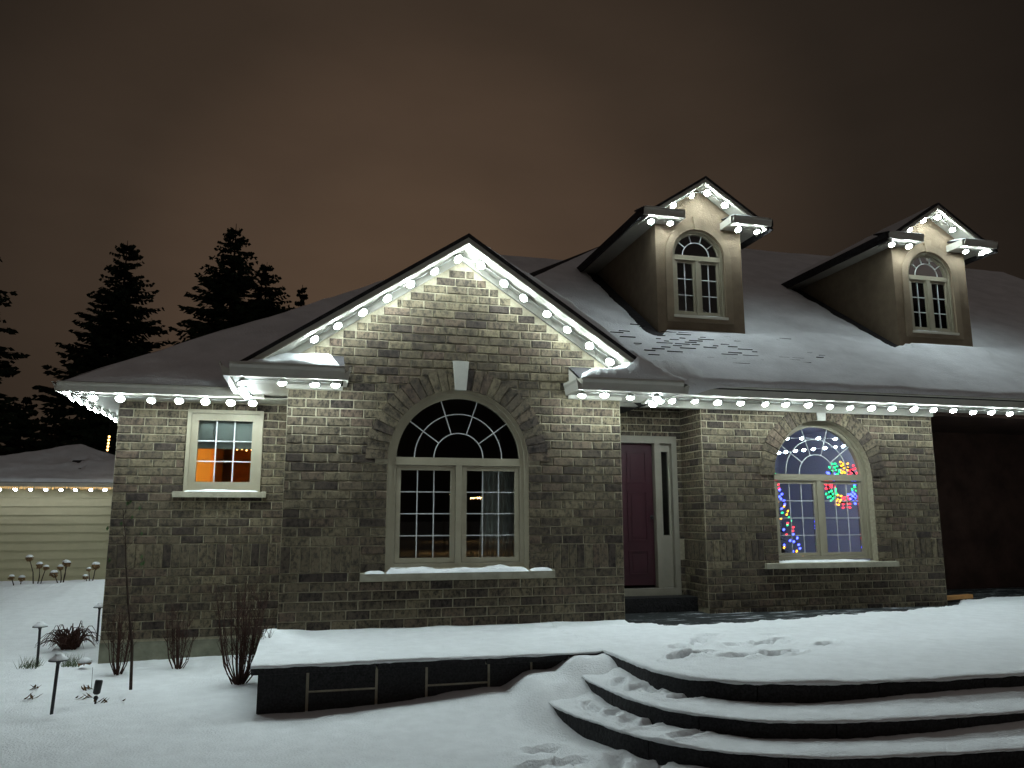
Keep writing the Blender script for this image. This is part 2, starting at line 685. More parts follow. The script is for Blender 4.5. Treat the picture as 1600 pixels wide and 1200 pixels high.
# ------------------------------------------------------------------ windows
def ring_prism(mb, cx, cz, r0, r1, y0, y1, a0=0.0, a1=pi, n=40):
    vs, fs = [], []
    for i in range(n + 1):
        a = a0 + (a1 - a0) * i / n
        for r, y in ((r0, y0), (r1, y0), (r1, y1), (r0, y1)):
            vs.append((cx + r * cos(a), y, cz + r * sin(a)))
    for i in range(n):
        for k in range(4):
            k2 = (k + 1) % 4
            fs.append((i * 4 + k, i * 4 + k2, i * 4 + 4 + k2, i * 4 + 4 + k))
    fs += [(0, 1, 2, 3), tuple(n * 4 + k for k in (3, 2, 1, 0))]
    mb.add(vs, fs)


def pane(parent, x0, x1, z0, z1, y):
    tilt = random.uniform(-0.0006, 0.0006)
    MB().add([(x0, y + tilt, z0), (x1, y - tilt, z0), (x1, y - tilt, z1), (x0, y + tilt, z1), (x0, y + 0.005, z0), (x1, y + 0.005, z0), (x1, y + 0.005, z1), (x0, y + 0.005, z1)],
             [(0, 1, 2, 3), (7, 6, 5, 4), (0, 4, 5, 1), (1, 5, 6, 2), (2, 6, 7, 3), (3, 7, 4, 0)]).build('pane', 'glass', parent)


def sector_pane(parent, cx, cz, r0, r1, a0, a1, y):
    n = 8
    pts = [(cx + r1 * cos(a0 + (a1 - a0) * i / n), y, cz + r1 * sin(a0 + (a1 - a0) * i / n)) for i in range(n + 1)]
    if r0 > 0:
        pts += [(cx + r0 * cos(a1 + (a0 - a1) * i / n), y, cz + r0 * sin(a1 + (a0 - a1) * i / n)) for i in range(n + 1)]
    MB().prism(pts, (0, 0.005, 0)).build('pane', 'glass', parent)


def arch_window(parent, cx, zs, r, zb, y, fwid, cols, rows, arcs, sash=0.055, mull=0.075, trans=0.06, mt=0.011, sub=False):
    """arched window: casement pair under a fan light; y is the outer frame face"""
    win = parent if sub else empty('window', (cx, y, zb), parent)
    if not sub:
        pass
    f = MB()
    ring_prism(f, cx, zs, r - fwid, r, y, y + 0.07)
    ring_prism(f, cx, zs, r - fwid * 0.45, r + 0.0, y - 0.02, y + 0.001)
    for s in (-1, 1):
        a, b = sorted((cx + s * r, cx + s * (r - fwid)))
        f.box(a, b, y, y + 0.07, zb, zs)
        a, b = sorted((cx + s * r, cx + s * (r - fwid * 0.45)))
        f.box(a, b, y - 0.02, y - 0.0005, zb, zs)
    f.box(cx - r + fwid, cx + r - fwid, y + 0.003, y + 0.07, zb, zb + 0.05)
    f.box(cx - r + fwid, cx + r - fwid, y - 0.004, y + 0.07, zs - trans, zs + 0.03)
    f.box(cx - mull / 2, cx + mull / 2, y - 0.002, y + 0.07, zb + 0.05, zs - trans)
    f.build('frame', 'frame', win)
    yg = y + 0.035
    # casements
    for s in (-1, 1):
        x0, x1 = (cx - r + fwid, cx - mull / 2) if s < 0 else (cx + mull / 2, cx + r - fwid)
        z0, z1 = zb + 0.05, zs - trans
        sm = MB()
        sm.box(x0 + 0.004, x0 + sash, y + 0.012, y + 0.06, z0 + 0.004, z1 - 0.004)
        sm.box(x1 - sash, x1 - 0.004, y + 0.012, y + 0.06, z0 + 0.004, z1 - 0.004)
        sm.box(x0 + sash, x1 - sash, y + 0.014, y + 0.06, z0 + 0.004, z0 + sash)
        sm.box(x0 + sash, x1 - sash, y + 0.014, y + 0.06, z1 - sash, z1 - 0.004)
        sm.build('sash', 'frame', win)
        gx0, gx1, gz0, gz1 = x0 + sash, x1 - sash, z0 + sash, z1 - sash
        px, pz = (gx1 - gx0) / cols, (gz1 - gz0) / rows
        for i in range(1, cols):
            bx('muntin', 'muntin', win, gx0 + i * px - mt / 2, gx0 + i * px + mt / 2, yg - 0.008, yg + 0.012, gz0, gz1)
        for j in range(1, rows):
            bx('muntin', 'muntin', win, gx0, gx1, yg - 0.006, yg + 0.010, gz0 + j * pz - mt / 2, gz0 + j * pz + mt / 2)
        for i in range(cols):
            for j in range(rows):
                pane(win, gx0 + i * px + 0.002, gx0 + (i + 1) * px - 0.002, gz0 + j * pz + 0.002, gz0 + (j + 1) * pz - 0.002, yg)
    # fan light
    R = r - fwid
    cz = zs + 0.03
    rads = [R * a for a in arcs] + [R]
    for ra in rads[:-1]:
        mb = MB()
        ring_prism(mb, cx, cz, ra - mt / 2, ra + mt / 2, yg - 0.006, yg + 0.010, n=28)
        mb.build('muntin', 'muntin', win)
    for k in range(1, 5):
        a = pi * k / 5
        d = V((cos(a), 0, sin(a)))
        n = V((-sin(a), 0, cos(a))) * mt / 2
        p, q = V((cx, yg - 0.008, cz)) + d * rads[0], V((cx, yg - 0.008, cz)) + d * (R + 0.01)
        MB().prism([p - n, q - n, q + n, p + n], (0, 0.018, 0)).build('muntin', 'muntin', win)
    sector_pane(win, cx, cz, 0, rads[0] - 0.002, 0.001, pi - 0.001, yg)
    for ra, rb in zip(rads, rads[1:]):
        for k in range(5):
            sector_pane(win, cx, cz, ra + 0.002, rb - 0.002 if rb != R else R, pi * k / 5 + 0.004, pi * (k + 1) / 5 - 0.004, yg)
    return win


def room(parent, mat, x0, x1, y0, y1, z0, z1):
    vs = [(x0, y0, z0), (x1, y0, z0), (x1, y1, z0), (x0, y1, z0), (x0, y0, z1), (x1, y0, z1), (x1, y1, z1), (x0, y1, z1)]
    return MB().add(vs, [(0, 1, 2, 3), (7, 6, 5, 4), (1, 5, 6, 2), (3, 2, 6, 7), (0, 3, 7, 4)]).build('room', mat, parent)


def sill(parent, x0, x1, y, z0, z1, proj=0.07, snow=None):
    mb = MB()
    mb.prism([(x0, y - proj, z0), (x0, y + 0.10, z0), (x0, y + 0.10, z1 + 0.015), (x0, y - proj, z1)], (x1 - x0, 0, 0))
    s = mb.build('sill', 'stone', parent)
    return s


def snow_strip(parent, x0, x1, y0, y1, z, h, seed, name='snow', slope=0.0):
    """soft pad of snow lying on a ledge"""
    nx, ny = max(8, int((x1 - x0) / 0.03)), 10
    vs, fs = [], []
    for j in range(ny + 1):
        for i in range(nx + 1):
            u, v = i / nx, j / ny
            x, y = x0 + (x1 - x0) * u, y0 + (y1 - y0) * v
            e = min(1, min(u, 1 - u) * (x1 - x0) / 0.06) ** 0.5 * min(1, v * (y1 - y0) / 0.05) ** 0.5
            t = h * e * (1 + 0.45 * fbm(x * 3 + seed, y * 3, seed)) * (0.7 + 0.5 * v)
            vs.append((x, y, z - 0.004 + max(0.0, t) + slope * (y - y0)))
    for j in range(ny):
        for i in range(nx):
            a = j * (nx + 1) + i
            fs.append((a, a + 1, a + nx + 2, a + nx + 1))
    return MB().add(vs, fs).build(name, 'snow', parent, True)


# ------------------------------------------------------------------ gable wing (front wall at y = 0)
wG = Wall((0, 0, 0), 0.0)
gw = empty('gable_wall', (GX, 0, 0.3), HOUSE)
AX, AZ, AR, AB = 1.687, 2.29, 0.845, 1.05
zr = lambda u: 4.83 - PR * abs(u - GX)
face_with_hole(wG, -0.31, 3.74, -0.2, zr, ('arch', AX, AZ, AR, AB), 0.06, extra=(GX,)).build('mortar', 'mortar', gw)
# return faces of the wing
MB().add([(-0.31, 0, -0.2), (-0.31, 3, -0.2), (-0.31, 3, 3.3), (-0.31, 0, 3.3)], [(0, 1, 2, 3)]).build('side_wall', 'mortar', gw)
BAND = (1.015, 1.305)


def rake_iv(z):
    h = (4.74 - z) / PR
    return None if h < 0.08 else (GX - h, GX + h)


z0g = BAND[0] - 8 * COURSE
lay_bricks(wG, gw, -0.31, 3.74, z0g, rake_iv, ('arch', AX, AZ, AR, AB - 0.13), 0.255, BAND, 1)
# narrow jamb bricks beside the window inside the band rows
soldiers(wG, gw, -0.31, 0.56, *BAND)
soldiers(wG, gw, 2.83, 3.74, *BAND)
for a, b in ((0.56, AX - AR), (AX + AR, 2.83)):
    for j in range(3):
        zz = BAND[0] + j * (BAND[1] - BAND[0]) / 3
        ALLBRICKS.append((wG, gw, a + 0.005, b - 0.005, zz + 0.004, zz + 0.0927, 0.0))
voussoirs(wG, gw, AX, AZ, AR + 0.004, 1.10, 29, key=0.10)
MB().prism([wG.P(AX - 0.068, AZ + 0.84, 0.045), wG.P(AX + 0.068, AZ + 0.84, 0.045), wG.P(AX + 0.098, 3.485, 0.045), wG.P(AX - 0.098, 3.485, 0.045)], (0, 0.08, 0)).build('keystone', 'key', gw)
win = arch_window(HOUSE, AX, AZ, AR, AB, 0.03, 0.10, 3, 4, (0.40, 0.71), sash=0.06)
win['label'] = 'large dark arched window with snow on its sill'
sill(win, 0.56, 2.84, 0, 0.915, 1.0)
snow_strip(win, 0.60, AX - AR, -0.075, 0.0, 1.0, 0.03, 1)
snow_strip(win, AX - AR + 0.005, AX + AR - 0.005, -0.08, 0.05, 1.0, 0.05, 2)
snow_strip(win, AX + AR, 2.83, -0.075, 0.0, 1.0, 0.035, 3)
room(win, 'room', AX - 1.3, AX + 1.3, 0.14, 3.4, 0.4, 3.12)
cur = MB()
cv = []
for i in range(41):
    u = i / 40
    x = 2.02 + 0.44 * u
    cv += [(x, 0.36 + 0.028 * sin(u * 42) + 0.25 * (1 - u), 0.62), (x + 0.02, 0.30 + 0.02 * sin(u * 42), 2.2)]
cur.add(cv, [(2 * i, 2 * i + 2, 2 * i + 3, 2 * i + 1) for i in range(40)]).build('curtain', 'curtain', win, True)

# ------------------------------------------------------------------ left wall
wL = Wall((0, Y_L, 0), 0.0)
lw = empty('left_wall', (-1.3, Y_L, 0), HOUSE)
LW = ('rect', -1.56, -0.645, 1.955, 2.985)
face_with_hole(wL, -2.37, -0.2, 0.10, 3.2, LW, 0.08).build('mortar', 'mortar', lw)
MB().add([(-2.37, Y_L, -0.2), (-2.37, 13, -0.2), (-2.37, 13, 3.2), (-2.37, Y_L, 3.2)], [(0, 1, 2, 3)]).build('side_wall', 'mortar', lw)
bx('foundation', 'found', lw, -2.372, -0.3, Y_L - 0.004, Y_L + 0.2, -0.3, 0.155)
BL_Z = BAND[0] - 8 * COURSE
lay_bricks(wL, lw, -2.37, -0.3, BL_Z, 3.08, LW, 0, BAND, 5)
soldiers(wL, lw, -2.37, -0.3, *BAND)
# casement with 3 x 3 grille
w2 = empty('window', (-1.1, Y_L, 1.95), HOUSE)
w2['label'] = 'small square window glowing orange inside'
f = MB()
x0, x1, z0, z1 = -1.56, -0.645, 1.955, 2.985
for (a, b, c, d, yy) in ((x0, x0 + 0.045, z0, z1, -0.03), (x1 - 0.045, x1, z0, z1, -0.03), (x0 + 0.045, x1 - 0.045, z1 - 0.045, z1, -0.03), (x0 + 0.045, x1 - 0.045, z0, z0 + 0.035, -0.03),
                         (x0 + 0.045, x0 + 0.13, z0 + 0.035, z1 - 0.045, 0.0), (x1 - 0.13, x1 - 0.045, z0 + 0.035, z1 - 0.045, 0.0), (x0 + 0.13, x1 - 0.13, z1 - 0.135, z1 - 0.045, 0.0), (x0 + 0.13, x1 - 0.13, z0 + 0.035, z0 + 0.115, 0.0)):
    f.box(a, b, Y_L + yy, Y_L + 0.06 + yy * 0.5, c, d)
f.build('frame', 'frame', w2)
gx0, gx1, gz0, gz1 = x0 + 0.13, x1 - 0.13, z0 + 0.115, z1 - 0.135
for i in (1, 2):
    x = gx0 + (gx1 - gx0) * i / 3
    bx('muntin', 'muntin', w2, x - 0.008, x + 0.008, Y_L + 0.024, Y_L + 0.044, gz0, gz1)
    z = gz0 + (gz1 - gz0) * i / 3
    bx('muntin', 'muntin', w2, gx0, gx1, Y_L + 0.026, Y_L + 0.042, z - 0.007, z + 0.007)
for i in range(3):
    for j in range(3):
        pane(w2, gx0 + (gx1 - gx0) * i / 3 + 0.001, gx0 + (gx1 - gx0) * (i + 1) / 3 - 0.001, gz0 + (gz1 - gz0) * j / 3 + 0.001, gz0 + (gz1 - gz0) * (j + 1) / 3 - 0.001, Y_L + 0.033)
sill(w2, -1.675, -0.565, Y_L, 1.875, 1.945)
snow_strip(w2, -1.56, -0.65, Y_L - 0.07, Y_L - 0.005, 1.945, 0.03, 7)
room(w2, 'kitchen', -2.25, -0.33, Y_L + 0.12, 4.6, 0.2, 3.1)
# grey sheet added for the ceiling seen in the upper panes, door and cabinet in the room
bx('grey_sheet', 'grey_sheet', w2, gx0 - 0.05, gx1 + 0.05, Y_L + 0.085, Y_L + 0.095, 2.495, 2.99)
bx('cabinet', 'kitchen', w2, -2.2, -1.40, 3.0, 4.2, 0.25, 3.0)
bx('cabinet', 'wood', w2, -1.28, -0.5, 4.1, 4.5, 0.25, 2.75)
bx('cabinet_trim', 'wood', w2, -1.44, -1.39, 2.96, 2.998, 0.25, 3.0)
MB().lathe((-1.95, 2.2, 2.25), [(0.01, 0.1), (0.07, 0.05), (0.08, -0.02), (0.05, -0.08), (0.01, -0.1)], 10).build('lamp_globe', 'warm', w2, True)
for i in range(9):
    x = -1.02 + 0.062 * i
    MB().lathe((x, 2.2 + 0.02 * (i % 2), 2.55 + 0.01 * sin(i * 2.2)), [(0.004, 0.012), (0.011, 0), (0.004, -0.012)], 6).build('small_bulb', 'candle', w2)

# ------------------------------------------------------------------ right wall
wR = Wall((0, Y_R, 0), 0.0)
rw = empty('right_wall', (7.2, Y_R, 0.35), HOUSE)
RX, RZ, RR, RB = 7.245, 2.21, 0.815, 0.98
RX0, RX1 = 5.31, 9.2
face_with_hole(wR, RX0, RX1, 0.2, 3.3, ('arch', RX, RZ, RR, RB), 0.17).build('mortar', 'mortar', rw)
lay_bricks(wR, rw, RX0, RX1, BAND[0] - 7 * COURSE, 3.28, ('arch', RX, RZ, RR, RB - 0.1), 0.235, BAND, 9)
soldiers(wR, rw, RX0, 6.20, *BAND)
soldiers(wR, rw, 8.30, RX1, *BAND)
for a, b in ((6.20, RX - RR), (RX + RR, 8.30)):
    for j in range(3):
        zz = BAND[0] + j * (BAND[1] - BAND[0]) / 3
        ALLBRICKS.append((wR, rw, a + 0.005, b - 0.005, zz + 0.004, zz + 0.0927, 0.0))
voussoirs(wR, rw, RX, RZ, RR + 0.004, 1.05, 27, key=0.10, zmax=3.20)
MB().prism([wR.P(RX - 0.065, RZ + 0.81, 0.042), wR.P(RX + 0.065, RZ + 0.81, 0.042), wR.P(RX + 0.08, 3.22, 0.042), wR.P(RX - 0.08, 3.22, 0.042)], (0, 0.08, 0)).build('keystone', 'key', rw)
win = arch_window(HOUSE, RX, RZ, RR, RB + 0.03, Y_R + 0.13, 0.085, 3, 4, (0.40, 0.71), sash=0.05)
win['label'] = 'arched window with coloured Christmas lights inside'
sill(win, 6.19, 8.36, Y_R, 0.905, 0.975)
snow_strip(win, RX - RR + 0.01, RX + RR - 0.1, Y_R + 0.0, Y_R + 0.14, 0.985, 0.022, 12)
room(win, 'bluewall', RX - 1.7, RX + 1.7, Y_R + 0.24, 4.6, 0.4, 3.15)
# wall past the corner: dark set-back bay under the same eave
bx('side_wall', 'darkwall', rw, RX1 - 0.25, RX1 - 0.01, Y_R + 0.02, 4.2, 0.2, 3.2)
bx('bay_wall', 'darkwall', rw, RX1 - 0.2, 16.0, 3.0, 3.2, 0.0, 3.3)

# ------------------------------------------------------------------ door recess
wD = Wall((0, Y_D, 0), 0.0)
dw = empty('recess_wall', (4.5, Y_D, 0.4), HOUSE)
DH = ('rect', 3.86, 5.22, 0.5, 2.80)
face_with_hole(wD, 3.74, RX0, 0.2, 3.3, DH, 0.1).build('mortar', 'mortar', dw)
lay_bricks(wD, dw, 3.74, RX0, BAND[0] - 6 * COURSE, 3.25, DH, 0, BAND, 13)
wS = Wall((RX0, Y_D, 0), -pi / 2)
sw = empty('recess_side_wall', (RX0, 1.2, 0.4), HOUSE)
face_with_hole(wS, 0, Y_D - Y_R, 0.2, 3.3).build('mortar', 'mortar', sw)
lay_bricks(wS, sw, 0, Y_D - Y_R, BAND[0] - 6 * COURSE, 3.25, None, 0, BAND, 14)
soldiers(wS, sw, 0, Y_D - Y_R, *BAND)
MB().add([(3.74, 0, 0), (3.74, Y_D, 0), (3.74, Y_D, 3.3), (3.74, 0, 3.3)], [(0, 1, 2, 3)]).build('side_wall', 'mortar', dw)
door = empty('door', (4.4, Y_D, 0.6), HOUSE)
door['label'] = 'panelled burgundy front door'
yd = Y_D + 0.05
leaf = bx('leaf', 'door', door, 3.95, 4.855, yd, yd + 0.045, 0.66, 2.69)
for (a, b, c, d) in ((4.05, 4.36, 0.80, 1.15), (4.45, 4.76, 0.80, 1.15), (4.05, 4.36, 1.28, 2.0), (4.45, 4.76, 1.28, 2.0), (4.05, 4.36, 2.12, 2.58), (4.45, 4.76, 2.12, 2.58)):
    mb = MB()
    for (e, g2, h, k) in ((a, b, c, c + 0.025), (a, b, d - 0.025, d), (a, a + 0.025, c + 0.025, d - 0.025), (b - 0.025, b, c + 0.025, d - 0.025)):
        mb.box(e, g2, yd - 0.012, yd + 0.002, h, k)
    mb.box(a + 0.06, b - 0.06, yd - 0.008, yd + 0.002, c + 0.06, d - 0.06)
    mb.build('panel', 'door', door)
fr = MB()
fr.box(3.86, 5.22, Y_D - 0.03, yd + 0.06, 2.695, 2.80)
fr.box(3.86, 3.945, Y_D - 0.028, yd + 0.06, 0.52, 2.695)
fr.box(4.865, 4.955, Y_D - 0.028, yd + 0.06, 0.62, 2.695)
fr.box(5.14, 5.22, Y_D - 0.028, yd + 0.06, 0.52, 2.695)
fr.box(3.945, 5.14, Y_D - 0.05, yd + 0.06, 0.52, 0.618)
fr.build('frame', 'jamb', door)
sl = MB()
sl.box(4.957, 5.0, yd - 0.01, yd + 0.04, 0.62, 2.693)
sl.box(5.10, 5.138, yd - 0.01, yd + 0.04, 0.62, 2.693)
sl.box(5.0, 5.10, yd - 0.008, yd + 0.04, 2.58, 2.693)
sl.box(5.0, 5.10, yd - 0.008, yd + 0.04, 0.62, 1.36)
sl.build('sidelight_frame', 'jamb', door)
pane(door, 5.0, 5.10, 1.36, 2.58, yd + 0.01)
room(door, 'room', 3.9, 5.2, yd + 0.07, 4, 0.4, 3.1)
MB().lathe((4.80, yd - 0.06, 1.62), [(0.008, -0.03), (0.026, -0.015), (0.026, 0.015), (0.008, 0.03)], 10).build('door_knob', 'iron', door, True)
st = bx('door_step', 'black', HOUSE, 3.75, RX0 - 0.01, 1.14, Y_D - 0.055, 0.2, 0.52)

# ------------------------------------------------------------------ bricks become objects
def facing(w, a):
    _, _, u0, u1, z0, z1, n = a
    p = w.P((u0 + u1) / 2, (z0 + z1) / 2)
    d = p - CAM
    return (u1 - u0) * (z1 - z0) * abs(d.normalized().dot(w.N)) / d.length_squared


def in_view(w, a):
    p = w.P((a[2] + a[3]) / 2, (a[4] + a[5]) / 2)
    if w is wG and p.z < 0.36:
        return False
    return w in (wG, wL, wR) and a[4] > 0.1


order = sorted([a for a in ALLBRICKS if in_view(a[0], a)], key=lambda a: -facing(a[0], a))
solo = order[:300]
soloset = set(id(a) for a in solo)
for a in solo:
    single('brick', *a)
mass = {}
for a in ALLBRICKS:
    if id(a) in soloset:
        continue
    w, part, u0, u1, z0, z1, n = a
    vs, fs = brick_verts((u1 - u0) / 2, (z1 - z0) / 2)
    R = Matrix.Rotation(w.ang, 3, 'Z')
    c = w.P((u0 + u1) / 2, (z0 + z1) / 2, n)
    mass.setdefault(part, MB()).add([R @ V(p) + c for p in vs], fs)
for part, mb in mass.items():
    tag(mb.build('brickwork', 'bricks', part), kind='stuff')


# ------------------------------------------------------------------ gutters, soffits, roofs
def gutter(parent, p0, p1, outward, h=0.12, name='gutter', d=0.11):
    p0, p1, o = V(p0), V(p1), V(outward)
    prof = [(0, 0), (d * 0.62, 0), (d * 0.70, h * 0.25), (d * 0.82, h * 0.6), (d, h * 0.82), (d, h), (d - 0.012, h), (d - 0.012, h * 0.8), (0.005, h * 0.5), (0, h)]
    poly = [p0 + o * a + V((0, 0, b)) for a, b in prof]
    return MB().prism(poly, p1 - p0).build(name, 'gutter', parent)


def slab(parent, name, mat, poly, th):
    """flat roof sheet: polygon with thickness measured downwards"""
    return MB().prism(poly, (0, 0, -th)).build(name, mat, parent)


def snow_patch(parent, p00, p10, p11, p01, nu, nv, th, amp, seed, mask=None, fq=0.8, name='snow', mat='snowr', edge=0.10):
    p00, p10, p11, p01 = map(V, (p00, p10, p11, p01))
    nrm = (p10 - p00).cross(p01 - p00).normalized()
    if nrm.z < 0:
        nrm = -nrm
    lu, lv = (p10 - p00).length, (p01 - p00).length
    vs, fs = [], []
    for j in range(nv + 1):
        for i in range(nu + 1):
            # denser rows near the borders
            u, v = i / nu, j / nv
            u = u + 0.5 * sin(2 * pi * u) / (2 * pi) * -1
            v = v + 0.5 * sin(2 * pi * v) / (2 * pi) * -1
            p = p00 * (1 - u) * (1 - v) + p10 * u * (1 - v) + p11 * u * v + p01 * (1 - u) * v
            e = min(1, min(u, 1 - u) * lu / edge) ** 0.5 * min(1, min(v, 1 - v) * lv / edge) ** 0.5
            t = th * e + amp * e * fbm(p.x * fq + seed, p.y * fq * 1.4, p.z * fq)
            if mask:
                t += mask(p) * e
            vs.append(p + nrm * max(-0.03, t + 0.004))
    for j in range(nv):
        for i in range(nu):
            a = j * (nu + 1) + i
            fs.append((a, a + 1, a + nu + 2, a + nu + 1))
    return MB().add(vs, fs).build(name, mat, parent, True)


roof = empty('roof', (3, 4, 3.3), HOUSE)
# lower hip roof over the left end
ya, za = 0.86, 3.19
yt, zt_ = ya + 6.3, za + 6.3 * PR
ax0 = -2.95
slab(roof, 'left_slope', 'shingle', [(ax0, ya, za), (5.0, ya, za), (6.2, yt, zt_), (ax0 + 6.3, yt, zt_)], 0.05)
slab(roof, 'left_end_slope', 'shingle', [(ax0, ya, za), (ax0 + 6.3, yt, zt_), (ax0, yt + 6.3, za)], 0.05)


def left_mask(p):
    # wind-scoured patch above the gutter
    return -0.05 * sst(0.1, 0.5, fbm(p.x * 0.9, p.y * 2.2, 8.0)) * (1 - sst(3.35, 3.75, p.z))


snow_patch(roof, (ax0 + 0.06, ya + 0.04, za + 0.02), (5.0, ya + 0.04, za + 0.02), (6.2, yt, zt_), (ax0 + 6.3, yt, zt_), 120, 80, 0.05, 0.035, 3.0, left_mask)
snow_patch(roof, (ax0 + 0.02, ya + 0.06, za + 0.015), (ax0 + 6.3, yt, zt_), (ax0 + 6.3, yt + 0.01, zt_), (ax0, yt + 6.3, za), 40, 40, 0.04, 0.02, 4.0)
# main roof with the dormers
yb, zb_ = 0.26, 3.375
ybt, zbt = 7.45, 3.375 + (7.45 - 0.26) * PR
hipx = lambda y: y - 0.58
slab(roof, 'main_slope', 'shingle', [(hipx(yb), yb, zb_), (18, yb, zb_), (18, ybt, zbt), (hipx(ybt), ybt, zbt)], 0.05)
slab(roof, 'main_end_slope', 'shingle', [(hipx(yb), yb, zb_), (hipx(ybt), ybt, zbt), (hipx(yb), ybt + 7.19, zb_)], 0.05)
slab(roof, 'back_slope', 'shingle', [(hipx(ybt), ybt, zbt), (18, ybt, zbt), (18, ybt + 7.19, zb_), (hipx(yb), ybt + 7.19, zb_)], 0.05)
DX1, DX2, YDM = 5.985, 10.48, 1.95


def main_mask(p):
    t = 0.0
    # thin snow with shingle edges showing below and left of the first dormer
    a = math.exp(-((p.x - 5.3) / 1.3) ** 2 - ((p.y - 1.55) / 0.55) ** 2)
    t -= 0.012 * a
    # scoured, dark shingle at the foot of each dormer's cheek wall
    for dx in (DX1, DX2):
        d = (dx - 0.765) - p.x
        if -0.1 < d < 0.55 and 1.6 < p.y < 5.0:
            t -= 0.09 * (1 - sst(0.08, 0.38 + 0.1 * fbm(p.x * 2, p.y * 2, 2), d)) * sst(1.6, 2.1, p.y)
        # drift that piles against the dormer front
        if abs(p.x - dx) < 0.9 and p.y < YDM:
            t += (0.05 if dx > 8 else 0.0) * sst(YDM - 0.5, YDM, p.y)
    t += 0.03 * sst(1.2, 0.4, p.y) * (1 + fbm(p.x * 1.3, 3.0, 1.0))
    return t


snow_patch(roof, (hipx(yb) + 0.5, yb - 0.03, zb_ - 0.012), (18, yb - 0.03, zb_ - 0.012), (18, ybt, zbt), (hipx(ybt), ybt, zbt), 330, 150, 0.045, 0.018, 5.0, main_mask)
# exposed shingle edges poking through the thin snow
rs = random.Random(5)
slope_dir = V((0, 1, PR)).normalized()
sn = V((0, -PR, 1)).normalized()
nsh = 0
for row in range(22):
    yy = 0.72 + row * 0.072
    for c in range(22):
        x = 4.35 + c * 0.3 + (row % 2) * 0.15 + rs.uniform(-0.06, 0.06)
        d = math.exp(-((x - 5.6) / 1.5) ** 2 - ((yy - 1.45) / 0.55) ** 2) * 0.55 + 0.4 * math.exp(-((x - 7.2) / 0.4) ** 2 - ((yy - 1.6) / 0.4) ** 2)
        if rs.random() > d:
            continue
        if x > 5.1 and yy > 1.9:
            continue
        l = rs.uniform(0.08, 0.30)
        p = V((x, yy, zb_ + (yy - yb) * PR)) + sn * 0.047
        q = V((l, rs.uniform(-0.008, 0.008), 0))
        w_ = slope_dir * rs.uniform(0.003, 0.008)
        MB().prism([p, p + q, p + q * 0.97 + w_, p + q * 0.05 + w_], sn * 0.012).build('shingle', 'shingle', roof)

# gable roof
yg0, yg1 = -0.47, 4.2
za_ = 4.95
for s, xe in ((-1, -0.84), (1, 4.36)):
    ze = za_ - PR * abs(xe - GX)
    nm = 'gable_slope'
    MB().prism([(GX, yg0, za_), (xe, yg0, ze), (xe, yg0, ze - 0.05), (GX, yg0, za_ - 0.05)], (0, yg1 - yg0, 0)).build(nm, 'shingle', roof)
    # fascia and light track of the rake
    for (o0, o1, y0, y1, mat, name) in ((0.05, 0.105, yg0 + 0.012, yg0 + 0.04, 'gutter', 'fascia'), (0.105, 0.12, yg0 + 0.018, yg0 + 0.055, 'trim', 'light_track')):
        xt = xe + s * -0.12
        MB().prism([(GX, y0, za_ - o0), (xt, y0, za_ - o0 - PR * abs(xt - GX)), (xt, y0, za_ - o1 - PR * abs(xt - GX)), (GX, y0, za_ - o1)], (0, y1 - y0, 0)).build(name, mat, roof)
    xt = xe - s * 0.10
    MB().prism([(GX, yg0 + 0.05, za_ - 0.095), (xt, yg0 + 0.05, za_ - 0.095 - PR * abs(xt - GX)), (xt, yg0 + 0.05, za_ - 0.11 - PR * abs(xt - GX)), (GX, yg0 + 0.05, za_ - 0.11)], (0, -yg0 - 0.05, 0)).build('rake_soffit', 'soffit', roof)
    # frieze boards on the wall under the rake, in short lengths
    n = 4
    xs_ = [GX + s * (0.0 + i * 2.3 / n) for i in range(n + 1)]
    for a, b in zip(xs_, xs_[1:]):
        b2 = b - s * 0.006
        q = [(a, za_ - 0.112 - PR * abs(a - GX)), (b2, za_ - 0.112 - PR * abs(b2 - GX)), (b2, za_ - 0.20 - PR * abs(b2 - GX)), (a, za_ - 0.20 - PR * abs(a - GX))]
        MB().prism([(u, -0.035, z) for u, z in q], (0, 0.05, 0)).build('frieze_board', 'soffit', roof)
# snow on the right-hand gable slope, its broken edge above the rake
def gs_mask(p):
    return 0.05 * sst(4.7, 4.2, p.z) * (1 - sst(3.9, 3.5, p.z)) + 0.02 * fbm(p.x * 4, p.y, 2)


snow_patch(roof, (GX + 0.15, yg0 + 0.03, za_ - 0.1), (GX + 0.15, yg1, za_ - 0.1), (4.40, yg1, za_ - PR * (4.40 - GX)), (4.40, yg0 + 0.03, za_ - PR * (4.40 - GX)), 60, 60, 0.06, 0.02, 6.0, gs_mask, mat='snow')
snow_patch(roof, (GX - 0.3, yg0 + 0.04, za_ - 0.2), (GX - 0.3, yg1, za_ - 0.2), (-0.82, yg1, za_ - PR * (0.82 + GX)), (-0.82, yg0 + 0.04, za_ - PR * (0.82 + GX)), 40, 40, 0.02, 0.015, 7.0)

# boxed eave returns at the foot of the gable
eav = empty('eaves', (3, 0, 3.1), HOUSE)
ZS = 3.125


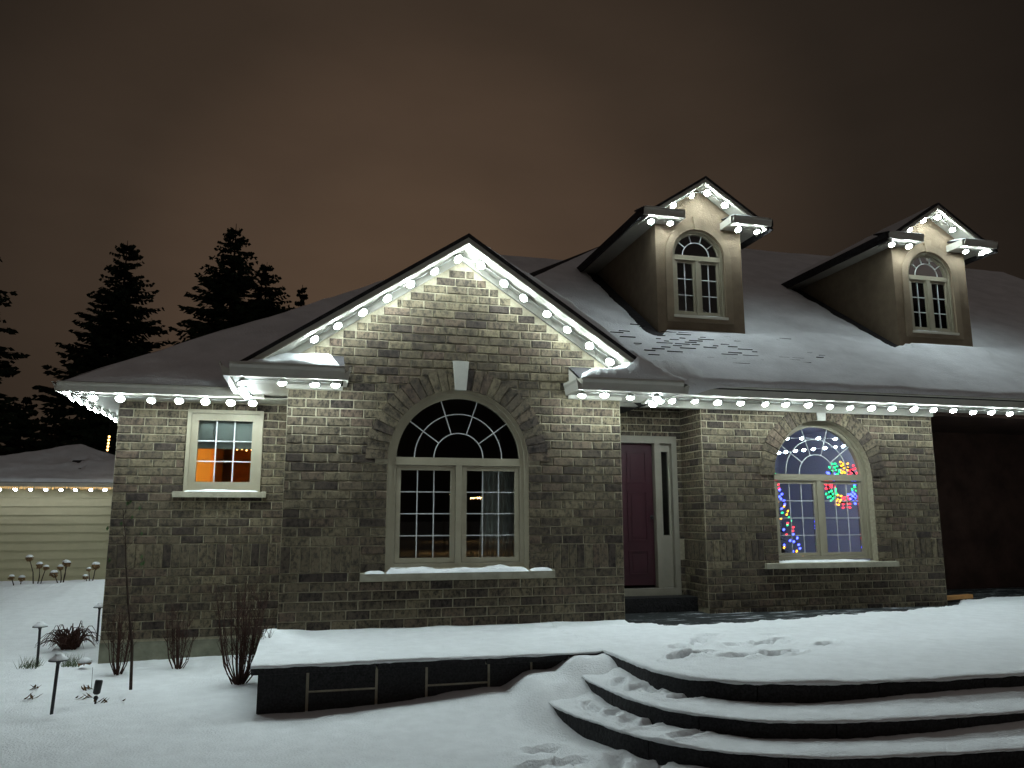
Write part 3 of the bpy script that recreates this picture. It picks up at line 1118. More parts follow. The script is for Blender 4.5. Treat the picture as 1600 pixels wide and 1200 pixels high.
def eave_return(xa, xb, side):
    """soffit box in front of the wall with gutter round it"""
    bx('soffit', 'soffit', eav, xa + 0.02, xb - 0.02, -0.45, 0.0, ZS, ZS + 0.02)
    gutter(eav, (xa, -0.44, ZS - 0.01), (xb, -0.44, ZS - 0.01), (0, -1, 0), 0.15)
    bx('fascia', 'gutter', eav, xa, xb, -0.44, -0.42, ZS - 0.005, ZS + 0.14)
    inner = xb if side < 0 else xa
    s = 1 if side < 0 else -1
    gutter(eav, (inner, -0.5, ZS - 0.01), (inner, 0.0, ZS - 0.01), (s, 0, 0), 0.15, d=0.07)
    # little sloped roof over the return
    zt2 = ZS + 0.14
    la, lb = (0.42, 0.0) if side < 0 else (0.0, 0.42)
    MB().prism([(xa, -0.45, zt2), (xb, -0.45, zt2), (xb - lb, 0.0, zt2 + 0.22), (xa + la, 0.0, zt2 + 0.22)], (0, 0, -0.03)).build('return_roof', 'shingle', eav)
    MB().add([(inner, -0.45, zt2), (inner, 0, zt2), (inner, 0, zt2 + 0.22)], [(0, 1, 2)]).build('return_end', 'gutter', eav)


XL0, XL1, XR0, XR1 = -0.90, 0.30, 3.06, 4.37
eave_return(XL0, XL1, -1)
eave_return(XR0, XR1, 1)
# side runs of the wing's eaves
gutter(eav, (XL0, -0.5, ZS - 0.01), (XL0, 0.84, ZS - 0.01), (-1, 0, 0), 0.15)
bx('soffit', 'soffit', eav, XL0 + 0.005, -0.31, 0.001, Y_L, ZS - 0.002, ZS + 0.018)
gutter(eav, (XR1, -0.5, ZS - 0.01), (XR1, 0.36, ZS - 0.01), (1, 0, 0), 0.15)
bx('soffit', 'soffit', eav, 3.74, XR1 - 0.005, 0.001, 0.40, ZS - 0.002, ZS + 0.018)
bx('frieze_board', 'soffit', eav, -0.33, 0.30, -0.04, 0.0, ZS - 0.05, ZS - 0.001)
bx('frieze_board', 'soffit', eav, 3.05, 3.76, -0.04, 0.0, ZS - 0.05, ZS - 0.001)
# left eave
ZL = 3.085
gutter(eav, (-2.93, 0.93, ZL), (-0.62, 0.93, ZL), (0, -1, 0), 0.115)
gutter(eav, (-2.88, 0.85, ZL), (-2.88, 12.5, ZL), (-1, 0, 0), 0.115)
bx('soffit', 'soffit', eav, -2.88, -0.32, 0.93, Y_L, ZL - 0.002, ZL + 0.016)
bx('soffit', 'soffit', eav, -2.88, -2.37, Y_L + 0.001, 12.5, ZL - 0.002, ZL + 0.016)
# right eave
ZR = 3.235
gutter(eav, (4.36, 0.36, ZR), (18, 0.36, ZR), (0, -1, 0), 0.152)
bx('soffit', 'soffit', eav, 3.75, RX1, 0.36, 4.4, ZR - 0.002, ZR + 0.016)
bx('soffit', 'soffit', eav, RX1 + 0.001, 18, 0.36, 0.95, ZR - 0.002, ZR + 0.016)
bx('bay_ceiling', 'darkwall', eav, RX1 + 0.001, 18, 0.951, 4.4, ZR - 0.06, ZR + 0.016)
bx('frieze_board', 'soffit', eav, RX0 - 0.01, RX1, Y_R - 0.055, Y_R - 0.0, ZR - 0.10, ZR - 0.003)
bx('beam', 'soffit', eav, 3.745, RX0 - 0.012, Y_R - 0.055, Y_R + 0.06, ZR - 0.10, ZR - 0.003)
# soffit lamp beside the door (unlit square fitting)
MB().box(4.13, 4.25, 0.02, 0.14, ZS - 0.03, ZS - 0.003).build('soffit_vent', 'key', eav)
MB().box(4.18, 4.30, 0.20, 0.34, ZS - 0.03, ZS - 0.003).build('soffit_vent', 'key', eav)
# snow on the left return and in the gutters
snow_patch(eav, (XL0 + 0.02, -0.47, ZS + 0.145), (XL1 - 0.05, -0.47, ZS + 0.145), (XL1 - 0.15, -0.02, ZS + 0.36), (XL0 + 0.44, -0.02, ZS + 0.36), 50, 16, 0.02, 0.035, 8.0, mat='snow', fq=2.0, edge=0.06)
# heaped snow over the right return running back into the valley
HP = [(3.05, 3.27), (3.14, 3.33), (3.28, 3.39), (3.5, 3.41), (3.64, 3.43), (3.72, 3.52), (3.80, 3.66), (3.90, 3.60), (4.05, 3.48), (4.25, 3.36), (4.42, 3.29), (4.60, 3.24)]


def heap_top(x):
    for (a, b), (c, d) in zip(HP, HP[1:]):
        if a <= x <= c:
            t = (x - a) / (c - a)
            return b + (d - b) * t
    return HP[-1][1]


hv, hf = [], []
nx, ny = 110, 60
for j in range(ny + 1):
    for i in range(nx + 1):
        u, v = i / nx, j / ny
        x = 3.07 + 1.46 * u
        y = -0.545 + 1.5 * v ** 1.5
        base = 3.262 - 0.06 * sst(4.36, 4.53, x)
        t = sst(-0.60, -0.25, y) * 0.35 + 0.65 * min(1, (y + 0.545) / 0.06) ** 0.5
        z = base + (heap_top(x) - base + 0.02) * t * min(1, u / 0.05) ** 0.5
        if y > 0.2:
            z = max(z, zb_ + (y - yb) * PR + 0.05)
        z += (0.020 * fbm(x * 5, y * 5, 4.0) + 0.016 * fbm(x * 15, y * 15, 9.0)) * min(1, u / 0.1)
        if j == 0:
            z = base - 0.03
        hv.append((x, y, z))
for j in range(ny):
    for i in range(nx):
        a = j * (nx + 1) + i
        hf.append((a, a + 1, a + nx + 2, a + nx + 1))
MB().add(hv, hf).build('snow_heap', 'snow', eav, True)
# snow lip sagging over the gutter right of the heap
lv, lf = [], []
prof = [(0.50, 0.10), (0.38, 0.09), (0.26, 0.06), (0.235, 0.02), (0.232, -0.03)]
n = 70
for i in range(n + 1):
    x = 4.38 + 1.7 * i / n
    k = max(0.05, 1.5 * (1 - sst(4.75, 5.35, x)) * (0.9 + 0.3 * fbm(x * 3, 1.0)) + 0.5 * (1 - sst(5.3, 6.0, x)))
    for (yy, dz) in prof:
        lv.append((x, yy - 0.015 * k, zb_ + (yy - yb) * PR * (yy > yb) + dz * k + 0.012 - (0.06 * k if dz < 0 else 0)))
for i in range(n):
    for k in range(4):
        a = i * 5 + k
        lf.append((a, a + 5, a + 6, a + 1))
MB().add(lv, lf).build('snow_lip', 'snow', eav, True)


# ------------------------------------------------------------------ dormers
def dormer(cx, label):
    d = empty('dormer', (cx, YDM, 4.4), HOUSE)
    d['label'] = label
    hw = 0.765
    zt3 = 7.07
    ze = zt3 - PR * 1.17
    w = Wall((0, YDM, 0), 0.0)
    ax, az, ar, ab = cx - 0.03, 5.80, 0.455, 4.80
    face_with_hole(w, cx - hw, cx + hw, 4.2, lambda u: zt3 - 0.06 - PR * abs(u - cx), ('arch', ax, az, ar, ab), 0.1, extra=(cx,)).build('front_wall', 'stucco', d)
    for s in (-1, 1):
        x = cx + s * hw
        MB().prism([(x, YDM + 0.004, 4.2), (x, YDM + 0.004, zt3 - 0.06 - PR * hw), (x, YDM + 4.2, zt3 - 0.06 - PR * hw), (x, YDM + 3.6, 6.6)], (-s * 0.05, 0, 0)).build('cheek_wall', 'stucco', d)
    # raised band round the window
    b = MB()
    ring_prism(b, ax, az, ar + 0.01, ar + 0.13, YDM - 0.035, YDM + 0.01, n=32)
    b.box(ax - ar - 0.13, ax - ar - 0.01, YDM - 0.035, YDM + 0.01, ab - 0.1, az)
    b.box(ax + ar + 0.01, ax + ar + 0.13, YDM - 0.035, YDM + 0.01, ab - 0.1, az)
    b.box(ax - ar - 0.01, ax + ar + 0.01, YDM - 0.035, YDM + 0.01, ab - 0.1, ab - 0.012)
    b.build('window_band', 'stucco2', d)
    MB().prism([(ax - 0.05, YDM - 0.05, az + ar + 0.0), (ax + 0.05, YDM - 0.05, az + ar + 0.0), (ax + 0.075, YDM - 0.05, az + ar + 0.22), (ax - 0.075, YDM - 0.05, az + ar + 0.22)], (0, 0.05, 0)).build('keystone', 'stucco2', d)
    # roof
    y0, y1 = YDM - 0.34, 6.2
    for s in (-1, 1):
        xe = cx + s * 1.17
        MB().prism([(cx, y0, zt3), (xe, y0, ze), (xe, y0, ze - 0.045), (cx, y0, zt3 - 0.045)], (0, y1 - y0, 0)).build('roof_slope', 'shingle', d)
        MB().prism([(cx, y0 + 0.012, zt3 - 0.045), (xe - s * 0.1, y0 + 0.012, ze - 0.045 + PR * 0.1), (xe - s * 0.1, y0 + 0.012, ze - 0.10 + PR * 0.1), (cx, y0 + 0.012, zt3 - 0.10)], (0, 0.03, 0)).build('fascia', 'gutter', d)
        MB().prism([(cx, y0 + 0.02, zt3 - 0.10), (xe - s * 0.2, y0 + 0.02, ze - 0.10 + PR * 0.2), (xe - s * 0.2, y0 + 0.02, ze - 0.115 + PR * 0.2), (cx, y0 + 0.02, zt3 - 0.115)], (0, 0.035, 0)).build('light_track', 'trim', d)
        MB().prism([(cx, y0 + 0.05, zt3 - 0.085), (xe - s * 0.1, y0 + 0.05, ze - 0.085 + PR * 0.1), (xe - s * 0.1, y0 + 0.05, ze - 0.1 + PR * 0.1), (cx, y0 + 0.05, zt3 - 0.1)], (0, 0.29, 0)).build('rake_soffit', 'soffit', d)
        # boxed return at each foot of the gable
        xa, xb = sorted((cx + s * 1.12, cx + s * 0.43))
        zs = 6.31
        bx('soffit', 'soffit', d, xa + 0.01, xb - 0.01, y0 + 0.02, YDM, zs, zs + 0.02)
        gutter(d, (xa, y0 + 0.02, zs - 0.01), (xb, y0 + 0.02, zs - 0.01), (0, -1, 0), 0.12, d=0.09)
        bx('return_end', 'gutter', d, *(sorted((cx + s * 0.43, cx + s * 0.40))), y0 - 0.02, YDM, zs - 0.005, zs + 0.11)
        bx('side_fascia', 'shingle', d, *sorted((cx + s * 1.12, cx + s * 1.16)), y0 - 0.03, 4.9, zs - 0.005, zs + 0.10)
        bx('soffit', 'soffit', d, *sorted((cx + s * 1.115, cx + s * hw)), YDM + 0.001, 4.8, zs - 0.001, zs + 0.018)
        MB().prism([(xa, y0 - 0.05, zs + 0.11), (xb, y0 - 0.05, zs + 0.11), (xb, YDM, zs + 0.19), (xa, YDM, zs + 0.19)], (0, 0, -0.02)).build('return_roof', 'shingle', d)
        snow_patch(d, (xa + 0.01, y0 - 0.05, zs + 0.115), (xb - 0.01, y0 - 0.05, zs + 0.115), (xb - 0.01, YDM - 0.02, zs + 0.19), (xa + 0.01, YDM - 0.02, zs + 0.19), 20, 8, 0.014, 0.02, 9.0 + cx, mat='snow', edge=0.05)
    snow_patch(d, (cx - 1.1, y0 + 0.1, ze + 0.05), (cx - 1.1, y1, ze + 0.05), (cx - 0.05, y1, zt3 - 0.03), (cx - 0.05, y0 + 0.1, zt3 - 0.03), 30, 20, 0.012, 0.02, 2.0)
    win = arch_window(d, ax, az, ar, ab, YDM + 0.03, 0.06, 2, 3, (0.6,), sash=0.045, mull=0.06, trans=0.05, mt=0.014, sub=True)
    bx('sill', 'trim', d, ax - ar - 0.02, ax + ar + 0.02, YDM - 0.06, YDM + 0.03, ab - 0.035, ab + 0.002)
    snow_strip(d, ax - ar + 0.02, ax + ar - 0.02, YDM - 0.055, YDM + 0.02, ab + 0.002, 0.02, 20 + cx)
    room(d, 'room', ax - 0.6, ax + 0.6, YDM + 0.14, YDM + 2.0, 4.6, 6.35)
    return d


dormer(DX1, 'stucco dormer nearer the brick gable')
dormer(DX2, 'stucco dormer at the far end of the roof')

# ------------------------------------------------------------------ raised patio
patio = empty('patio', (4, -1, 0))
tag(patio, 'raised black stone patio under snow with curved front', kind='structure')
ZP = 0.325
C1 = [(2.78, -1.75), (2.79, -2.1), (2.82, -2.57), (2.87, -2.88), (3.06, -3.22), (3.50, -3.49), (4.0, -3.62), (4.5, -3.68), (5.2, -3.71), (6.2, -3.72), (8, -3.72), (13, -3.72)]
C2 = [(2.40, -1.80), (2.42, -2.15), (2.46, -2.68), (2.53, -3.15), (2.68, -3.52), (3.03, -3.88), (3.45, -4.07), (4.0, -4.16), (4.8, -4.2), (6.0, -4.22), (8, -4.22), (13, -4.22)]
C3 = [(1.98, -1.85), (1.99, -2.2), (2.03, -2.72), (2.15, -3.2), (2.32, -3.66), (2.62, -4.06), (3.08, -4.36), (3.75, -4.53), (4.7, -4.60), (6.0, -4.62), (8, -4.62), (13, -4.62)]


def spline(pts, n):
    """Catmull-Rom through pts, n samples per span"""
    P = [V((p[0], p[1], 0)) for p in pts]
    P = [P[0] * 2 - P[1]] + P + [P[-1] * 2 - P[-2]]
    out = []
    for i in range(1, len(P) - 2):
        for k in range(n):
            t = k / n
            a, b, c, d = P[i - 1], P[i], P[i + 1], P[i + 2]
            out.append(0.5 * ((2 * b) + (c - a) * t + (2 * a - 5 * b + 4 * c - d) * t * t + (3 * b - a - 3 * c + d) * t ** 3))
    out.append(P[-2].copy())
    return out


NS = 30
K1, K2, K3 = spline(C1, NS), spline(C2, NS), spline(C3, NS)
# slab bodies
poly = [V((-0.36, -1.70, 0)), V((2.73, -1.70, 0))] + [p + V((0.05, 0.05, 0)) for p in K1[::3]] + [V((13, 4.2, 0)), V((9.3, 4.2, 0)), V((9.3, 1.45, 0)), V((-0.36, 1.45, 0))]
MB().prism([p + V((0, 0, -0.3)) for p in poly], (0, 0, 0.3 + ZP)).build('slab', 'slab', patio)
# low retaining face: mortar core, facing stones and cap
bx('mortar', 'joint', patio, -0.345, 2.75, -1.745, -1.69, -0.3, ZP - 0.03)
bx('mortar', 'joint', patio, -0.375, -0.345, -1.745, -0.0, -0.3, ZP - 0.03)
zf0, zf1, zm = -0.28, ZP - 0.04, 0.115
for (a, b, two) in ((-0.39, 0.03, 0), (0.03, 0.63, 1), (0.63, 1.08, 0), (1.08, 1.66, 1), (1.66, 2.07, 0), (2.07, 2.79, 0)):
    for (c, d) in (((zf0, zm), (zm, zf1)) if two else ((zf0, zf1),)):
        mb = MB().box(a + 0.012, b - 0.012, -1.758 - random.random() * 0.004, -1.735, c + 0.010, d - 0.010)
        mb.build('facing_stone', 'black', patio)
for i in range(3):
    bx('facing_stone', 'black', patio, -0.39, -0.36, -1.73 + i * 0.57, -1.73 + (i + 1) * 0.57 - 0.014, zf0, zf1 - 0.006)
for (a, b) in ((-0.45, 0.62), (0.63, 1.62), (1.63, 2.42), (2.43, 2.80)):
    bx('cap_stone', 'black', patio, a + 0.004, b - 0.004, -1.81, -1.40, ZP - 0.04, ZP + 0.012)


def snow_top(parent, outer, inner, z_top, lip, nv, fz, name='snow'):
    """snow over a tread: from the outer edge curve to the inner curve"""
    vs, fs = [], []
    n = len(outer)
    for i in range(n):
        o, q = outer[i], inner[i]
        d = (q - o)
        dist = d.length
        d = d / max(dist, 1e-6)
        # the lip folds down over the stone edge
        jag = 0.25 * fbm(o.x * 4, o.y * 4, 2.5) + 0.15 * fbm(o.x * 15, o.y * 15, 4.5)
        vs.append((o.x - d.x * 0.004, o.y - d.y * 0.004, z_top - lip * (1 + jag)))
        vs.append((o.x - d.x * (0.012 + 0.008 * jag), o.y - d.y * (0.012 + 0.008 * jag), z_top - lip * 0.5))
        for k in range(nv + 1):
            t = (k / nv) ** 1.5
            x, y = o.x + (q.x - o.x) * t, o.y + (q.y - o.y) * t
            edge = min(1, t * dist / 0.06) ** 0.5
            vs.append((x, y, z_top - lip * 0.35 * (1 - edge) + fz(x, y, t, dist)))
    m = nv + 3
    for i in range(n - 1):
        for k in range(m - 1):
            a = i * m + k
            fs.append((a, a + m, a + m + 1, a + 1))
    return MB().add(vs, fs).build(name, 'snow', parent, True)


def yedge(x):
    pts = [(-1, 3), (3.70, 3), (3.78, 0.20), (4.2, -0.10), (4.6, -0.22), (5.4, -0.05), (6.5, 0.12), (7.6, 0.35), (8.6, 0.55), (9.3, 0.80), (9.8, 1.25), (10.6, 1.7), (14, 2.6)]
    for (a, b), (c, d) in zip(pts, pts[1:]):
        if a <= x <= c:
            return b + (d - b) * (x - a) / (c - a)
    return 3


def fz_patio(x, y, t, dist):
    z = 0.012 * fbm(x * 0.8, y * 0.8, 3.0) + 0.006 * fbm(x * 3, y * 3, 6.0) + 0.004 * fbm(x * 8, y * 8, 1.0)
    z += feet(FOOT_P, x, y, 0.05, 0.17, 0.085)
    # churned strip along the shovelled edge, then bare slab
    ye = yedge(x) + 0.10 * fbm(x * 2.2, 1.0, 5.0) + 0.05 * fbm(x * 9, y * 4, 6.0)
    if y > ye - 0.5 and x > 3.5:
        z += 0.012 * sst(ye - 0.5, ye - 0.3, y) * fbm(x * 5, y * 5, 8.0) - 0.028 * sst(ye - 0.45, ye, y)
    if y > ye - 0.06:
        z -= 0.10 * sst(ye - 0.06, ye + 0.05, y)
    if x < 3.74 and y > -0.25:
        z += 0.03 * sst(-0.25, 0.0, y)
    if x < 0.2 and y > -1.2:
        z += 0.03 * sst(0.2, -0.4, x) * sst(-1.2, -0.6, y)
    return z


# front edge of the patio snow: straight above the facing, then round the curve
edge = [V((-0.45 + 3.2 * i / 70, -1.81, 0)) for i in range(70)] + K1[1:]
back = []
for i, p in enumerate(edge):
    if i < 70:
        back.append(V((p.x, 0.03, 0)))
    else:
        u = (i - 70) / (len(edge) - 71)
        back.append(V((2.78 + (13 - 2.78) * (u ** 1.15), 1.30 if i > 75 else 0.03 + 1.27 * (i - 70) / 5, 0)))
snow_top(patio, edge, back, ZP + 0.045, 0.034, 110, fz_patio)

# ------------------------------------------------------------------ curved steps
steps = empty('stone_steps', (4, -4, -0.05))
tag(steps, 'wide curved black stone steps covered in snow', 'steps')


def riser(curve, z0, z1, th=0.06):
    i = 4
    while i < len(curve) - 1:
        # one stone about a metre long
        j, l = i, 0.0
        while j < len(curve) - 1 and l < 0.95:
            l += (curve[j + 1] - curve[j]).length
            j += 1
        seg = curve[i:j + 1]
        vs, fs = [], []
        for k, p in enumerate(seg):
            t = (seg[min(k + 1, len(seg) - 1)] - seg[max(k - 1, 0)]).normalized()
            nn = V((-t.y, t.x, 0))
            q = p + t * (0.004 if k == 0 else -0.004 if k == len(seg) - 1 else 0)
            for (off, z) in ((0, z0), (0, z1 - 0.012), (0.008, z1), (th + 0.01, z1), (th + 0.01, z0)):
                vs.append((q.x + nn.x * off, q.y + nn.y * off, z))
        m = len(seg)
        for k in range(m - 1):
            for c in range(4):
                a = k * 5 + c
                fs.append((a, a + 5, a + 6, a + 1))
        fs += [(0, 1, 2, 3, 4), tuple((m - 1) * 5 + c for c in (4, 3, 2, 1, 0))]
        MB().add(vs, fs).build('riser_stone', 'black', steps)
        i = j


riser(K1, 0.10, ZP + 0.012)
riser(K2, -0.02, 0.195)
riser(K3, -0.15, 0.075)


def tread_fz(lst, seed):
    def g(x, y, t, dist):
        z = 0.010 * fbm(x * 1.2, y * 1.2, seed) + 0.006 * fbm(x * 4, y * 4, seed + 2) + 0.003 * fbm(x * 10, y * 10, seed)
        z += feet(lst, x, y, 0.036, 0.16, 0.08)
        # drift leaning on the riser behind, deeper to the right
        z += (0.06 * sst(3.7, 5.2, x) + 0.06 * sst(-2.9, -2.2, y)) * sst(0.45, 1.0, t) - 0.012 * sst(0.6, 1.0, t)
        return z
    return g


inset = lambda c, d: [p + V((d if p.y > -3.0 else d * 0.6, d * (0.2 if p.y > -2.9 else 1), 0)) for p in c]
snow_top(steps, K2, inset(K1, 0.05), 0.216, 0.024, 34, tread_fz(FOOT_2, 4.0))
snow_top(steps, K3, inset(K2, 0.05), 0.096, 0.024, 34, tread_fz(FOOT_3, 7.0))


# ------------------------------------------------------------------ festoon lights
def bulb_mesh(name, mat, r):
    # shallow lens; local -z is the way it shines
    return MB().lathe((0, 0, 0), [(0.2 * r, -0.70 * r), (0.55 * r, -0.58 * r), (0.86 * r, -0.34 * r), (r, 0.0)], 12).mesh(name, mat, True)


BULB = bulb_mesh('bulb', 'bulb', 0.05)
GBULB = bulb_mesh('bulb', 'gbulb', 0.05)


def light_string(name, label, pts, mesh=BULB, group='white light strings along the eaves', runs=None, wire=True, axis_=(0, -0.55, -0.83), r=0.05):
    t = empty(name, pts[0])
    cup = MB().tube([(0, 0, -0.006), (0, 0, -0.0059), (0, 0, 0.001), (0, 0, 0.03), (0, 0, 0.05)], [r * 1.02, r * 1.10, r * 1.10, r * 0.85, r * 0.3], 12).mesh('socket', 'wire', True)
    tag(t, label, 'light string', group)
    for p in pts:
        o = bpy.data.objects.new('bulb', mesh)
        COL.objects.link(o)
        p = V(p) + V((random.uniform(-0.014, 0.014), random.uniform(-0.012, 0.012), random.uniform(-0.014, 0.004)))
        o.location = p
        o.scale = (random.uniform(0.88, 1.08),) * 3
        ad = (V(axis_(p) if callable(axis_) else axis_).normalized() + V((random.uniform(-0.12, 0.12), random.uniform(-0.12, 0.12), random.uniform(-0.12, 0.12)))).normalized()
        o.rotation_mode = 'QUATERNION'
        o.rotation_quaternion = V((0, 0, -1)).rotation_difference(ad)
        attach(o, t)
        # shade cup that keeps the light off the soffit
        k = bpy.data.objects.new('socket', cup)
        COL.objects.link(k)
        k.location = V(p)
        k.rotation_mode = 'QUATERNION'
        k.rotation_quaternion = o.rotation_quaternion
        attach(k, t)
    if wire:
        for run in (runs or [pts]):
            path = []
            for a, b in zip(run, run[1:]):
                a, b = V(a), V(b)
                for k in range(4):
                    q = a.lerp(b, k / 4)
                    path.append(q + V((0, 0, 0.032 - 0.012 * sin(pi * k / 4))))
            path.append(V(run[-1]) + V((0, 0, 0.032)))
            MB().tube(path, 0.005, 5).build('wire', 'wire', t)
    return t


def lin(a, b, n):
    a, b = V(a), V(b)
    return [tuple(a.lerp(b, i / (n - 1))) for i in range(n)]


zrk = lambda x, d: za_ - 0.11 - PR * abs(x - GX) - d
rl = [(-0.04, 0), (0.223, 0), (0.486, 0), (0.769, 0), (1.044, 0), (1.332, 0), (1.60, 0)]
rr = [1.896, 2.186, 2.445, 2.714, 2.994, 3.267, 3.542]
ptsL = [(x, -0.20, zrk(x, 0.055)) for x, _ in rl]
ptsR = [(x, -0.20, zrk(x, 0.055)) for x in rr]
light_string('light_string', 'white bulbs up both rakes of the big brick gable', ptsL + [(GX, -0.2, zrk(GX, 0.05))][:0] + ptsR, runs=[ptsL + ptsR], axis_=lambda p: (0.42 if p[0] < GX else -0.42, -0.5, -0.76))
light_string('light_string', 'white bulbs round the boxed eave between small window and gable', [(-0.80, 0.75, ZS - 0.045), (-0.80, 0.42, ZS - 0.045), (-0.80, 0.08, ZS - 0.045), (-0.78, -0.36, ZS - 0.045), (-0.36, -0.38, ZS - 0.045), (-0.01, -0.38, ZS - 0.045), (0.22, -0.36, ZS - 0.045)], axis_=(0.1, -0.12, -0.98))
light_string('light_string', 'white bulbs under the boxed eave above the front door corner', [(3.10, -0.36, ZS - 0.045), (3.39, -0.38, ZS - 0.045), (3.73, -0.38, ZS - 0.045), (4.08, -0.36, ZS - 0.045), (4.25, -0.1, ZS - 0.045), (4.25, 0.15, ZS - 0.045)], axis_=(-0.1, -0.12, -0.98))
light_string('light_string', 'white bulbs along the eave above the small orange window', [(-2.566, 1.0, ZL - 0.045), (-2.28, 1.0, ZL - 0.045), (-1.938, 1.0, ZL - 0.045), (-1.627, 1.0, ZL - 0.045), (-1.325, 1.0, ZL - 0.045), (-1.011, 1.0, ZL - 0.045), (-0.76, 1.0, ZL - 0.045)])
light_string('light_string', 'white bulbs running back along the end eave at the house corner', [(-2.78, 1.0 + 0.36 * i, ZL - 0.045) for i in range(28)], axis_=(-0.85, 0, -0.5))
light_string('light_string', 'long row of white bulbs under the eave over door and arched window', [(4.672 + 0.3515 * i, 0.45, ZR - 0.05) for i in range(20)], axis_=(0, -0.4, -0.92))
for cx, lb in ((DX1, 'white bulbs on the dormer nearer the brick gable'), (DX2, 'white bulbs on the dormer at the far end of the roof')):
    y0 = YDM - 0.2
    zr2 = lambda x: 7.07 - 0.1 - PR * abs(x - cx) - 0.055
    A = [(cx - 1.0 + 0.08, y0, 6.265), (cx - 0.58, y0, 6.265)]
    B = [(cx - 0.52, y0, zr2(cx - 0.52)), (cx - 0.2, y0, zr2(cx - 0.2)), (cx + 0.09, y0, zr2(cx + 0.09)), (cx + 0.38, y0, zr2(cx + 0.38))]
    Cc = [(cx + 0.62, y0, 6.265), (cx + 0.95, y0, 6.265)]
    light_string('light_string', lb, A + B + Cc, runs=[A, B, Cc], axis_=lambda p, c=cx: ((0.42 if p[0] < c else -0.42), -0.5, -0.76) if p[2] > 6.4 else (0, -0.5, -0.86))

# ------------------------------------------------------------------ things in the arched window: tree and wreath
xt = empty('christmas_tree', (6.95, 1.75, 0.42))
tag(xt, 'Christmas tree with coloured lights inside the arched window', 'tree')
rx = random.Random(11)
mb = MB()
for k in range(900):
    h = rx.random() ** 1.3
    rad = 0.40 * (1 - h) + 0.02
    a = rx.random() * 2 * pi
    p = V((6.95, 1.75, 0.55 + 1.85 * h))
    d = V((cos(a), sin(a), rx.uniform(-0.5, 0.1)))
    q = p + d * rad * rx.uniform(0.6, 1.05)
    s = d.cross(V((0, 0, 1))).normalized() * 0.03
    mb.add([p + d * rad * 0.3 - s, p + d * rad * 0.3 + s, q], [(0, 1, 2)])
mb.build('crown', 'needle', xt)
MB().tube([(6.95, 1.75, 0.42), (6.95, 1.75, 2.4)], [0.04, 0.01], 6).build('trunk', 'bark', xt)
XB = {k: MB().lathe((0, 0, 0), [(0.005, -0.020), (0.0145, -0.008), (0.0145, 0.008), (0.005, 0.020)], 7).mesh('bulb', k) for k in ('xr', 'xg', 'xb', 'xo')}
for k in range(150):
    h = (k + rx.random()) / 150
    a = k * 2.4
    rad = 0.50 * (1 - h) + 0.03
    o = bpy.data.objects.new('bulb', XB[('xb', 'xg', 'xb', 'xr', 'xo')[k % 5]])
    COL.objects.link(o)
    o.location = (6.95 + rad * cos(a), 1.75 + rad * sin(a), 0.58 + 1.8 * h)
    o.rotation_euler = (rx.random(), rx.random(), 0)
    attach(o, xt)
wr = empty('wreath', (7.78, 1.12, 2.1))
tag(wr, 'round wreath of coloured lights hanging inside the arched window', 'wreath')
ring = MB()
ring.tube([(7.78 + 0.27 * cos(2 * pi * i / 24), 1.14, 2.1 + 0.27 * sin(2 * pi * i / 24)) for i in range(25)], 0.012, 6)
ring.build('ring', 'needle', wr)
MB().tube([(7.78, 1.14, 2.37), (7.78, 1.14, 2.95)], 0.003, 4).build('cord', 'iron', wr)
for k in range(120):
    a = 2 * pi * k / 30 + rx.uniform(-0.06, 0.06)
    rad = 0.18 + 0.052 * (k // 30) + rx.uniform(-0.02, 0.02)
    seg = int((a % (2 * pi)) / (2 * pi) * 11)
    o = bpy.data.objects.new('bulb', XB[('xb', 'xr', 'xo', 'xg', 'xb', 'xr', 'xg', 'xo', 'xr', 'xb', 'xg')[seg]])
    COL.objects.link(o)
    o.location = (7.78 + rad * cos(a), 1.125 + 0.02 * rx.random(), 2.1 + rad * sin(a))
    o.rotation_euler = (0, a, 0)
    attach(o, wr)

isx = [7.273, 7.403, 7.579, 7.734, 7.914, 8.132, 8.326, 8.486]
WB = MB().lathe((0, 0, 0), [(0.006, -0.02), (0.019, -0.008), (0.019, 0.008), (0.006, 0.02)], 8).mesh('bulb', 'inner')
iw = empty('reflected_light_row', (7.4, 2.0, 2.7))  # bulbs added indoors in place of a row of lights reflected in the glass
tag(iw, 'added white bulbs behind the arched window, for lights reflected in its glass', 'light string')
for (x, z) in [(x, 2.635 + 0.019 * i) for i, x in enumerate(isx)] + [(7.44, 2.87), (7.713, 2.88), (8.024, 2.89), (8.337, 2.885)]:
    o = bpy.data.objects.new('bulb', WB)
    COL.objects.link(o)
    o.location = (x, 2.0, z)
    o.rotation_euler = (0, 1.2, 0)
    o.scale = (1, 1, 1.6)
    attach(o, iw)
MB().tube([(6.9, 2.01, 2.59), (7.9, 2.01, 2.71), (8.9, 2.01, 2.83)], 0.004, 4).build('wire', 'wire', iw)
MB().tube([(6.9, 2.01, 2.86), (7.9, 2.01, 2.895), (8.9, 2.01, 2.88)], 0.004, 4).build('wire', 'wire', iw)

